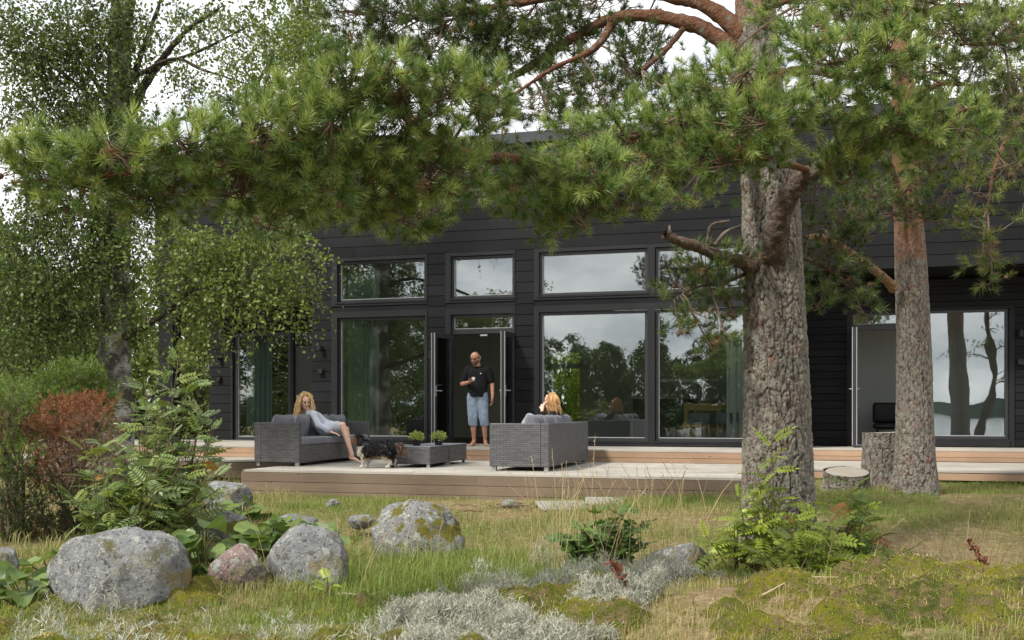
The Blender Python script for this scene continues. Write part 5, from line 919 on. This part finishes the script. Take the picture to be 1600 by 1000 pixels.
def rowan(base, stems, label, group, size, variants, red=0, maxl=300):
    o = empty('rowan_shrub' if group is None else 'rowan_seedling', base, 0, label, 'rowan shrub', group); mb = MB(); cnt = 0
    for (ex, ey, ez, nl) in stems:
        st0 = np.array((ex*.25, ey*.25, 0)); C = spline([st0, np.array((ex*.55, ey*.55, ez*.5)), np.array((ex, ey, ez))], 20); mb.add(*tube(C, np.linspace(.011, .003, 20), 5), (.14, .11, .06))
        for k in range(nl):
            if cnt >= maxl: break
            t = .16+.84*(k+.5)/nl; p = C[min(19, int(t*19))]; a = k*2.4+R.normal()*.4; out = np.array((math.cos(a), math.sin(a), R.uniform(-.05, .55)+.5*(t > .9))); s = size*R.uniform(.75, 1.2)*(1.05-.35*t)
            me = ROWR if R.random() < red else variants[R.integers(0, len(variants))]
            place_leaf(me, o, p, out+R.normal(size=3)*np.array((.25, .25, .3)), (R.normal()*.5, -.4+R.normal()*.4, 1), s*R.uniform(.75, 1.1)); cnt += 1
    mb.build('stem', TWIG, o)
bx_, by_ = (235-800)/1600*9.6, 9.6
def rstems(n, rx, ry, h0, h1, nl): return [(R.uniform(-rx, rx), R.uniform(-ry, ry), R.uniform(h0, h1), nl) for _ in range(n)]
rowan((bx_, by_, float(T(bx_, by_))), [(-.05, 0, 1.62, 18), (.24, .1, 1.90, 20), (.12, .05, 1.75, 18), (.36, .05, 1.65, 17), (-.18, .1, 1.45, 16), (.10, -.1, 1.4, 15), (.42, 0, 1.45, 15), (-.35, 0, 1.05, 14), (-.5, -.2, .75, 13), (.30, -.25, 1.0, 15), (-.15, -.3, 1.0, 15), (.05, -.4, .72, 14), (.42, -.3, .75, 14), (.5, .1, 1.05, 14), (-.30, -.35, .62, 13), (.2, -.45, .5, 13), (.55, -.25, .5, 12), (-.55, -.05, .95, 14), (.15, .3, 1.3, 13), (-.2, .3, 1.2, 13), (.0, -.2, 1.2, 14), (-.08, .1, 1.3, 13)], 'tall bushy rowan with feathery leaves behind the largest boulder', None, .27, [ROW[0], ROW[1], ROW[2], ROW[0]], 0, 298)
bx2, by2 = (180-800)/1600*9.1, 9.1
rowan((bx2, by2, float(T(bx2, by2))), [(R.uniform(-.40, .95), R.uniform(-.35, .3), R.uniform(.3, 1.25), 13) for _ in range(23)], 'low bushy rowan in front of the tall one, above the largest boulder', None, .26, [ROW[0], ROW[1], ROW[2]], .01, 298)
bx2, by2 = (275-800)/1600*9.9, 9.9
rowan((bx2, by2, float(T(bx2, by2))), [(R.uniform(-.45, .5), R.uniform(-.3, .3), R.uniform(.8, 1.7), 13) for _ in range(20)], 'loose rowan shrub behind and right of the tall bushy one', None, .25, [ROW[0], ROW[2], ROW[2]], 0, 260)
for j, (px, Y, h_, n, lab) in enumerate(((1212, 8.35, .98, 17, 'tallest rowan seedling in front of the big pine trunk'), (1180, 8.3, .55, 13, 'bright rowan seedling at the left foot of the big pine'), (1262, 8.2, .52, 14, 'bright rowan seedling just right of the big pine trunk'), (1318, 8.5, .66, 16, 'green rowan seedling farthest right of the big pine'), (1232, 7.9, .30, 12, 'low rowan seedling in front of the big pine'), (1290, 7.9, .36, 13, 'low rowan seedling right of the big pine'), (1150, 8.4, .42, 12, 'green rowan seedling farthest left of the big pine'), (1345, 8.6, .44, 12, 'small rowan seedling at the outer right of the clump'))):
    x = (px-800)/1600*Y; rowan((x, Y, float(T(x, Y))), [(R.normal()*.05, -.03, h_*1.15, n+2), (R.normal()*.16, -.08, h_*.9, n), (R.normal()*.22, -.05, h_*.7, n-2), (R.normal()*.25, -.1, h_*.5, n-4)], lab, 'rowan seedlings round the big pine', .25, [ROW[3], ROW[3], ROW[1]] if j != 3 else [ROW[1], ROW[0]], .03)
x = (512-800)/1600*7.2; rowan((x, 7.2, float(T(x, 7.2))), [(.0, -.02, .17, 5), (.04, -.03, .12, 4)], 'tiny pale rowan seedling in front of the round boulder', 'rowan seedlings round the big pine', .15, [ROW[3]])
# round-leaved plants
def mk_round(c, curl):
    n = 16; th = np.linspace(0, 2*math.pi, n, endpoint=False); rr = np.array((.25, .6, .88, 1.)); V = [(0.05, 0, 0)]
    for r in rr:
        for t in th: w_ = .5*r*(1-.10*math.cos(t)**2)*(1+.05*math.sin(5*t+c[0]*40)*(r > .8)); x_ = .5+.5*r*math.cos(t+math.pi); y_ = w_*math.sin(t+math.pi); V.append((x_, y_, curl*(.30*r*r*abs(math.sin(t))-.35*(x_**2)+.035*math.sin(3*t+2)*r)+.02*math.cos(t*8)*r))
    F = []; 
    for k in range(n): F.append((0, 1+k, 1+(k+1) % n))
    for j in range(3):
        for k in range(n): a = 1+j*n+k; b = 1+j*n+(k+1) % n; F += [(a, a+n, b+n), (a, b+n, b)]
    V = np.array(V); V[0] = (.5, 0, curl*-.09); return npmesh('round_leaf', V, np.array(F), PARTLEAF, np.tile(c, (len(V), 1))*(1+.12*np.sin(np.arctan2(V[:, 1], V[:, 0]-.02)*9))[:, None], True)
RND = [mk_round((.115, .175, .045), 1.), mk_round((.14, .205, .06), .6), mk_round((.09, .145, .04), 1.5), mk_round((.155, .215, .055), .3)]
def bergenia(px, Y, n, spx, hpx, size, label):
    s = Y/1600; x = (px-800)*s; z = float(T(x, Y)); o = empty('bergenia_plant', (x, Y, z), 0, label, 'plant', 'broad-leaved plants among the boulders'); mb = MB()
    for k in range(n):
        a = R.uniform(0, 6.3); f = math.sqrt(R.random()); p = np.array((math.cos(a)*f*spx*s, math.sin(a)*f*spx*s*.6, hpx*s*(1-f*f*.7)*R.uniform(.5, 1.05)+.02)); d = (math.cos(a)+R.normal()*.4, math.sin(a)+R.normal()*.4-.25, .12+R.normal()*.2); up = (R.normal()*.3, -.55+R.normal()*.25, 1)
        place_leaf(RND[R.integers(0, 4)], o, p, d, up, size*R.uniform(.7, 1.25)); mb.add(*tube([(p[0]*.3, p[1]*.3, -.02), p*.7, p], .005, 4), (.13, .12, .05))
    mb.build('stem', TWIG, o)
bergenia(316, 7.7, 28, 32, 84, .18, 'broad-leaved plant right of the largest boulder'); bergenia(450, 9.1, 36, 72, 58, .20, 'broad-leaved plant behind the round boulder'); bergenia(42, 7.1, 20, 44, 56, .18, 'broad-leaved plant left of the largest boulder'); bergenia(378, 11.4, 14, 36, 40, .2, 'broad-leaved plant by the left end of the deck'); bergenia(85, 8.2, 14, 50, 34, .15, 'broad-leaved plant under the left shrubs'); bergenia(420, 9.0, 18, 30, 50, .18, 'broad-leaved plant behind the pink stone'); bergenia(495, 10.3, 12, 36, 26, .15, 'broad-leaved plant right of the flat boulder')
# lobed-leaved bush
def mk_lobed(c):
    n = 25; th = np.linspace(-math.pi, math.pi, n, endpoint=False); r = .30+.22*np.abs(np.cos(th*2.5))**.8*(.75+.25*np.cos(th))+.03*np.cos(th*15); V = np.stack((.42+r*np.cos(th), r*np.sin(th), -.12*r*r*4*.5+.05*np.cos(th*5)), -1); V = np.vstack(((.42, 0, .0), V)); F = np.array([(0, 1+k, 1+(k+1) % n) for k in range(n)]); return npmesh('lobed_leaf', V, F, PARTLEAF, np.tile(c, (len(V), 1)))
LOB = [mk_lobed((.075, .135, .03)), mk_lobed((.10, .17, .036)), mk_lobed((.135, .20, .045))]
def currant(px, Y, label, stems, size):
    x = (px-800)/1600*Y; o = empty('currant_bush', (x, Y, float(T(x, Y))), 0, label, 'bush'); mb = MB()
    for ex, ey, ez, nl in stems:
        C = spline([(ex*.1, ey*.1, 0), (ex*.5, ey*.5, ez*.6), (ex, ey, ez)], 14); mb.add(*tube(C, np.linspace(.007, .003, 14), 4), (.12, .09, .06))
        for k in range(nl):
            p = C[min(13, int((.15+.85*(k+.5)/nl)*13))]; a = k*2.4+R.normal()*.5; d = np.array((math.cos(a), math.sin(a), .25+R.normal()*.25)); q = p+d*.035; mb.add(*tube([p, q], .002, 3), (.12, .13, .05)); place_leaf(LOB[R.integers(0, 3)], o, q, d, (R.normal()*.3, -.5+R.normal()*.3, 1), size*R.uniform(.65, 1.2))
    mb.build('stem', TWIG, o)
currant(938, 8.3, 'dark green bush with lobed leaves left of the low boulder', [(R.uniform(-.42, .42), R.uniform(-.2, .15), R.uniform(.22, .50), 11) for _ in range(15)]+[(-.05, 0, .56, 9), (.22, 0, .56, 9), (.16, 0, .5, 9)], .15)
# ------------------------------------------------------------------ shrubs with fine foliage
def fineshrub(name, px, Y, label, blobs, seed, cat='shrub', group=None, nl=.045, nw=.007):
    s = Y/1600; x = (px-800)*s; o = empty(name, (x, Y, float(T(x, Y))), 0, label, cat, group); lb = MB(); cr = MB(); b0 = np.array((x, Y, float(T(x, Y))-.05))
    for (bx, by, rx, ry, n, cA, cB) in blobs:
        c = at(bx, by, Y+R.normal()*.25); C = branch(lb, [b0+R.normal(size=3)*np.array((.1, .1, 0)), (b0+c)/2+R.normal(size=3)*.08, c], .03, .008, 6, (.13, .095, .075), 12)
        n = int(n*1.6); p = rdir(n)*R.uniform(.2, 1, (n, 1))**.5*np.array((rx*s*1.15, .38, ry*s*1.15))+c
        for q in p[::6]: lb.add(*tube([C[R.integers(6, 12)], q], [.006, .002], 3), (.14, .10, .08))
        d = unit((p-c))*.5+np.array((0, -.1, .7))+R.normal(size=(n, 3))*.4; tufts_into(cr, p, d, 26, .10, nl, nw, cA, cB, bud=False)
    up2(lb.build('stems', TWIG, None, True), o, False); up2(cr.build('foliage', NEEDLE), o)
JG = ((.10, .165, .03), (.18, .245, .05)); JD = ((.04, .062, .02), (.075, .10, .028)); JR = ((.22, .080, .038), (.33, .145, .070)); JB = ((.14, .080, .050), (.24, .15, .095))
fineshrub('juniper_shrub', 110, 10.8, 'juniper with rust red dead foliage at the left', [(105, 655, 40, 30, 130, *JR), (72, 690, 28, 36, 90, *JR), (140, 640, 34, 22, 70, *JR), (150, 690, 36, 36, 80, *JB), (75, 740, 24, 30, 50, *JR), (115, 730, 40, 40, 90, *JB), (60, 790, 50, 40, 110, *JD), (130, 790, 46, 46, 110, *JD), (95, 845, 60, 34, 90, *JB), (160, 840, 30, 30, 60, *JD), (175, 770, 26, 40, 60, *JB)], 1)
fineshrub('juniper_shrub', 20, 10.4, 'dark juniper at the left edge below the rust red one', [(20, 660, 34, 34, 110, *JG), (10, 690, 30, 40, 90, *JB), (30, 720, 34, 30, 90, *JG), (15, 770, 40, 44, 130, *JD), (40, 830, 46, 34, 120, *JD), (5, 830, 34, 40, 90, *JG), (15, 620, 30, 24, 70, *JG)], 2)
fineshrub('juniper_shrub', 120, 13.2, 'fresh green juniper between the shed roof and the birch trunk', [(120, 590, 36, 24, 130, *JG), (145, 620, 30, 34, 140, *JG), (95, 610, 40, 30, 110, *JG), (60, 645, 40, 24, 110, *JG), (120, 655, 44, 34, 130, *JG), (30, 625, 30, 24, 70, *JG), (150, 670, 30, 34, 90, *JG)], 3, nl=.06, nw=.009)
# ------------------------------------------------------------------ ground cover
def scatter(n, x0, x1, y0, y1, dens):
    x = R.uniform(x0, x1, n); y = y0+(y1-y0)*R.random(n)**1.25; k = R.random(n) < dens(x, y); return x[k], y[k]
def nz(x, y, s, o=0): return fbm(np.stack((x*s+o, y*s, x*0+o), -1), 4)+.5
def offdeck(x, y):
    dx, dy = x-P0[0], y-P0[1]; u, w = dx*CA-dy*SA, dx*SA+dy*CA
    return ~(((u > -2.3) & (u < 5.6) & (w > -5.45)) | ((w > -2.95)))
def blades(mb, x, y, h, wd, bend, cols):
    n = len(x); z = T(x, y)-.005; a = R.uniform(0, 6.3, n); d = np.stack((np.cos(a), np.sin(a), a*0), -1); sd = np.stack((-np.sin(a), np.cos(a), a*0), -1)*wd[:, None]/2; b = np.stack((x, y, z), -1); hh = h[:, None]; k = (bend*R.uniform(.3, 1.3, n))[:, None]*hh; up = np.array((0, 0, 1.))
    m = b+up*hh*.6+d*k*.35; t = b+up*hh*(1-.35*np.clip(bend*1.2, 0, .9))[:, None]+d*k; V = np.stack((b-sd, b+sd, m-sd*.7, m+sd*.7, t), 1).reshape(-1, 3); i = np.arange(n)[:, None]*5
    F = np.concatenate((i+np.array((0, 1, 3)), i+np.array((0, 3, 2)), i+np.array((2, 3, 4)))); mb.add(V, F); mb.c[-1] = np.repeat(cols, 5, 0)
def lawn(n, x0, x1, y0, y1, dens, hf, green, name, label, wd=.005):
    x, y = scatter(n, x0, x1, y0, y1, lambda x, y: dens(x, y)*offdeck(x, y)); m = len(x); g = np.clip(green(x, y)+R.normal(size=m)*.22, 0, 1)[:, None]
    c = (np.array((.42, .34, .18))*(1-g)+np.array((.16, .23, .045))*g)*R.uniform(.75, 1.25, (m, 1)); mb = MB(); blades(mb, x, y, hf(x, y)*R.uniform(.5, 1.3, m), np.full(m, wd), np.full(m, .55), c); tag(mb.build(name, GRASS), label, 'grass', kind='stuff')
def mound(x, y): return np.exp(-(((x-2.9)/1.9)**2)**1.5-((y-6.2)/1.0)**2)
greenf = lambda x, y: .86+.9*(nz(x, y, .9, 3)-.5)*2.4+.45*np.exp(-((x+.7)/1.1)**2-((y-8.0)/1.3)**2)
lawn(210000, -4.5, 7.4, 5.2, 14.6, lambda x, y: (.10+.9*sst(nz(x, y, .9, 1), .36, .56))*(1-.86*sst(mound(x, y), .25, .6))*(1-.8*np.exp(-((x-.3)/1.3)**2-((y-12.9)/.6)**2)), lambda x, y: .06+.16*np.clip(nz(x, y, 1.3, 5)-.25, 0, 1)+.10*np.exp(-((x+.8)/1.0)**2-((y-7.8)/1.2)**2), greenf, 'lawn_grass', 'short dry and green grass covering the lawn', .0048)
lawn(9000, -2.2, 1.2, 6.6, 10.0, lambda x, y: np.exp(-((x+.55)/.8)**2-((y-8.1)/1.1)**2), lambda x, y: .30+0*x, lambda x, y: .85+0*x, 'tall_grass', 'taller green grass between the boulders and the lichen', .005)
lawn(7000, -8, -3, 9, 20, lambda x, y: .6+0*x, lambda x, y: .22+0*x, lambda x, y: .5+0*x, 'rough_grass', 'rough grass under the birch', .009)
lawn(15000, .6, 4.6, 5.3, 7.6, lambda x, y: sst(nz(x, y, 2.2, 31), .50, .60), lambda x, y: .09+0*x, lambda x, y: .08+0*x, 'dry_grass_tufts', 'tufts of straw coloured grass in the moss at the lower right', .0035)
# dry stalks with seed heads
mb = MB()
def stalk(x, y, h_, lean, c=(.42, .33, .17), headp=True, w=.0028):
    z = float(T(x, y)); p = [(x, y, z), (x+lean[0]*.4*h_, y+lean[1]*.4*h_, z+h_*.6), (x+lean[0]*h_, y+lean[1]*h_, z+h_)]; C = spline(p, 6); v, f = tube(C, np.linspace(w, w*.5, 6), 3); mb.add(v, np.concatenate((f[:, [0, 1, 2]], f[:, [0, 2, 3]])), c)
    if headp: q = C[-1]+np.linspace(-1, 0, 14)[:, None]*(C[-1]-C[-2])*1.2; V, F, cc_ = leaves(q+R.normal(size=q.shape)*.004, R.normal(size=q.shape)*.3+np.array((lean[0], lean[1], 1)), .022, .006, (.38, .30, .18), (.48, .40, .26)); mb.add(V, F); mb.c[-1] = cc_
for k in range(95): stalk(R.uniform(.15, 1.45)+R.normal()*.1, R.uniform(7.6, 8.9), R.uniform(.45, .95), R.normal(size=2)*.28, headp=R.random() < .45)
for k in range(70): stalk(R.uniform(2.0, 4.2), R.uniform(7.3, 9.3), R.uniform(.18, .5), R.normal(size=2)*.4, headp=R.random() < .3)
for k in range(45): stalk(R.uniform(-1.8, .4), R.uniform(7.2, 9.5), R.uniform(.25, .62), R.normal(size=2)*.3, headp=R.random() < .4)
for px, h_ in ((872, .60), (880, .48), (922, .72), (905, .35), (893, .4)): stalk((px-800)/1600*8.9, 8.9, h_+.42, (R.normal()*.06, 0), (.45, .38, .25), True, .004)
tag(mb.build('dry_stalks', GRASS), 'tall dry grass stalks with seed heads in front of the right sofa', 'grass', kind='stuff')
# moss cushions
mv = MT('moss'); v = mv.vec('pos'); c = mv.mix(mv.noise(v, 3.5, 4, .4, .6), (.30, .275, .035), (.15, .18, .028)); c = mv.mix(mv.noise(v, 1.9, 5, .46, .62), c, (.10, .125, .03)); c = mv.mix(mv.noise(v, 13, 6, .47, .62), c, (.26, .19, .10)); c = mv.mix(mv.noise(v, 40, 4, .56, .68), c, (.07, .065, .03)); mv.base(c); mv.bump(mv.noise(v, 130, 4), 1., .02); MOSS = mv.set(.95, .05)
def mossh(x, y): n1 = nz(x, y, 3.2, 21); n2 = nz(x, y, 9, 4); k = n1-.50+.22*(n2-.5); return .42*np.clip(k, -.03, .3)+.05*(n2-.5)*sst(k, 0, .08)-.004+.012*sst(mound(x, y), .2, .6)
V, F = sheet(np.arange(-3.6, 4.8, .024), np.arange(5.2, 7.9, .024), lambda x, y: T(x, y)+mossh(x, y)); fz = (mossh(V[:, 0], V[:, 1]) > -.006)[F].any(1); me = npmesh('moss', V, F[fz], MOSS, smooth=True); tag(link('moss', me), 'yellow green moss cushions over the low rock in the foreground', 'moss', kind='stuff')
n = 90000; x = R.uniform(-3.6, 4.8, n); y = R.uniform(5.2, 7.9, n); k = mossh(x, y) > .004; x, y = x[k], y[k]; m = len(x); mb = MB(); g = np.clip(nz(x, y, 3.5, 9)*1.4-.2+R.normal(size=m)*.2, 0, 1)[:, None]; b = np.stack((x, y, T(x, y)+mossh(x, y)-.002), -1); d = R.normal(size=(m, 3))*.35+np.array((0, 0, 1)); sd = unit(np.cross(d, rdir(m)))*.0022; V = np.stack((b-sd, b+sd, b+d*R.uniform(.008, .02, (m, 1))), 1).reshape(-1, 3); mb.add(V, np.arange(m*3).reshape(-1, 3)); mb.c[-1] = np.repeat((np.array((.19, .21, .028))*(1-g)+np.array((.36, .33, .05))*g)*R.uniform(.7, 1.3, (m, 1)), 3, 0); tag(mb.build('moss_fuzz', GRASS), 'fine moss shoots on the moss cushions', 'moss', kind='stuff')
# reindeer lichen
def lich(px0, px1, prof, n, seed):
    mb = MB(); 
    px = R.uniform(px0, px1, n); yy = R.uniform(0, 1, n)
    X, Yy = [], []
    top = np.interp(px, *prof[:2]); bot = np.interp(px, prof[0], prof[2]); py = top+(bot-top)*yy; Y = 1.28*1600/(py-645); Y = np.clip(Y, 5.3, 9.2); x = (px-800)/1600*Y; z = T(x, Y); hump = .5*np.clip(nz(x, Y, 4.2, seed+3)-.46, 0, .4); k = nz(x, Y, 4.2, seed+3)+R.normal(size=n)*.06 > .485; x, Y, z, hump = x[k], Y[k], z[k], hump[k]; m = len(x); br_ = 12
    b = np.stack((x, Y, z-.01+hump*.35), -1)[:, None]; d = R.normal(size=(m, br_, 3))*np.array((.75, .75, .35))+np.array((0, 0, .85)); d = unit(d); st = b+R.normal(size=(m, br_, 3))*.012+R.random((m, br_, 1))*np.stack((0*hump, 0*hump, .03+hump), -1)[:, None]; ln = R.uniform(.014, .040, (m, br_, 1)); sd = unit(np.cross(d, rdir(m*br_).reshape(m, br_, 3)))*.0019; e = st+d*ln; f1_ = e+unit(d+R.normal(size=d.shape)*.7)*ln*.45; f2_ = e+unit(d+R.normal(size=d.shape)*.7)*ln*.45
    V = np.stack((st-sd, st+sd, e+sd*.8, e-sd*.8, f1_, f2_), 2).reshape(-1, 3); i = np.arange(m*br_)[:, None]*6; F = np.concatenate((i+np.array((0, 1, 2)), i+np.array((0, 2, 3)), i+np.array((3, 2, 4)), i+np.array((3, 2, 5)))); g = R.random((m, 1)); c = (np.array((.34, .335, .26))*(1-g)+np.array((.52, .53, .47))*g)*R.uniform(.7, 1.1, (m, 1)); mb.add(V, F); mb.c[-1] = np.repeat(c, br_*6, 0); return mb
mb = lich(590, 1130, ((590, 680, 780, 840, 900, 960, 1060, 1130), (985, 950, 905, 872, 880, 905, 905, 900), (1040, 1040, 1040, 1040, 1040, 1010, 945, 915)), 13000, 2.); tag(mb.build('lichen_patch', LICHEN), 'pale grey reindeer lichen spreading across the foreground', 'lichen', kind='stuff')
mb = lich(20, 620, ((20, 200, 350, 500, 620), (955, 950, 960, 965, 970), (1040, 1040, 1040, 1040, 1040)), 700, 7.); tag(mb.build('lichen_patch', LICHEN), 'scattered grey lichen at the lower left', 'lichen', kind='stuff')
# needle litter, twigs
n = 110000; x, y = scatter(n, -4.2, 6.0, 5.2, 13.4, lambda x, y: offdeck(x, y)*(.2+.8*sst(nz(x, y, 3, 8), .45, .58))*(.4+.6*(y < 8))); m = len(x); a = R.uniform(0, 6.3, m); l_ = R.uniform(.02, .07, m); zz = T(x, y)+np.clip(mossh(x, y), 0, 1)*((y < 7.8)*1.)+.008; b = np.stack((x, y, zz), -1); d = np.stack((np.cos(a), np.sin(a), R.normal(size=m)*.25), -1)*l_[:, None]; sd = np.stack((-np.sin(a), np.cos(a), 0*a), -1)*.0018; V = np.stack((b-sd, b+sd, b+d), 1).reshape(-1, 3); mb = MB(); mb.add(V, np.arange(m*3).reshape(-1, 3)); mb.c[-1] = np.repeat(np.array((.46, .33, .19))*R.uniform(.5, 1.4, (m, 1)), 3, 0); tag(mb.build('needle_litter', GRASS), 'dry brown pine needles scattered on the ground', 'needle litter', kind='stuff')
mb = MB()
for k in range(60):
    x, y = R.uniform(-1.2, 2.4), R.uniform(12.2, 13.0); a = R.uniform(0, 3.14); l_ = R.uniform(.08, .35)
    if not offdeck(np.array([x]), np.array([y]))[0]: continue
    z = float(T(x, y))+.015; mb.add(*tube([(x, y, z), (x+math.cos(a)*l_*.5, y+math.sin(a)*l_*.5, z+.02), (x+math.cos(a)*l_, y+math.sin(a)*l_, z)], R.uniform(.004, .009), 4), np.array((.17, .11, .075))*R.uniform(.6, 1.4))
tag(mb.build('bark_debris', TWIG), 'dead twigs and bark scraps along the foot of the deck', 'debris', kind='stuff')
def fallen(name, P, r, label, c=(.34, .30, .24), side=()):
    o = MB(); C = branch(o, P, r, r*.4, 6, c, 20)
    for j, e in side: branch(o, [C[j], (C[j]+np.array(e))/2, np.array(e)], r*.6, r*.3, 5, c, 8)
    o = o.build(name, TWIG, None, True); tag(o, label, 'twig', 'fallen twigs')
g3 = lambda px, Y, dz=.02: np.array(((px-800)/1600*Y, Y, float(T((px-800)/1600*Y, Y))+dz))
fallen('fallen_twig', [g3(500, 7.3), g3(540, 7.2, .06), g3(590, 7.0, .05), g3(640, 6.9, .02)], .008, 'thin dead twig lying in front of the round boulder', side=((10, g3(600, 7.2, .08)),))
fallen('fallen_twig', [g3(1190, 6.0, .04), g3(1245, 6.2, .05), g3(1310, 6.1, .05)], .006, 'thin pale twig lying on the moss at the lower right', (.42, .34, .22))
def redsprig(px, Y, h_, lean, label):
    b = g3(px, Y, 0); o = empty('dead_fern', b, 0, label, 'dead fern', 'withered ferns on the moss'); C = spline([(0, 0, 0), (lean*.4, 0, h_*.6), (lean, 0, h_)], 12); mb = MB(); mb.add(*tube(C, np.linspace(.006, .002, 12), 4), (.12, .05, .035)); mb.build('stem', TWIG, o); q = np.repeat(C[3:], 6, 0); V, F, c = leaves(q, R.normal(size=q.shape)+np.array((0, 0, .3)), .05, .025, (.16, .05, .035), (.22, .09, .05)); mb = MB(); mb.add(V, F); mb.c[-1] = c; mb.build('foliage', LEAF, o)['kind'] = 'stuff'
redsprig(1545, 6.9, .27, -.14, 'withered red brown fern at the lower right'); redsprig(1572, 6.9, .13, .16, 'small withered fern at the right edge'); redsprig(985, 6.3, .26, -.12, 'thin dark sprig rising from the lichen')

n = 900; u = R.uniform(-2.2, 5.4, n); w = R.uniform(-5.35, -1.75, n); b = np.array([hw(a, c, DZ+.003) for a, c in zip(u, w)]); a = R.uniform(0, 6.3, n); l_ = R.uniform(.03, .07, n)[:, None]; d = np.stack((np.cos(a), np.sin(a), 0*a), -1); sd = np.stack((-np.sin(a), np.cos(a), 0*a), -1)*.0025; V = np.stack((b-sd, b+sd, b+d*l_+np.array((0, 0, .004))), 1).reshape(-1, 3); mb = MB(); mb.add(V, np.arange(n*3).reshape(-1, 3)); mb.c[-1] = np.repeat(np.array((.22, .14, .07))*R.uniform(.5, 1.4, (n, 1)), 3, 0)
k = 130; V, F, c = leaves(b[:k]+np.array((0, 0, .003)), d[:k], .045, .032, (.35, .27, .06), (.22, .12, .05), nrm=np.tile((0., 0, 1), (k, 1))); mb.add(V, F); mb.c[-1] = c; tag(mb.build('deck_litter', GRASS), 'fallen needles and birch leaves strewn on the deck boards', 'litter', kind='stuff')
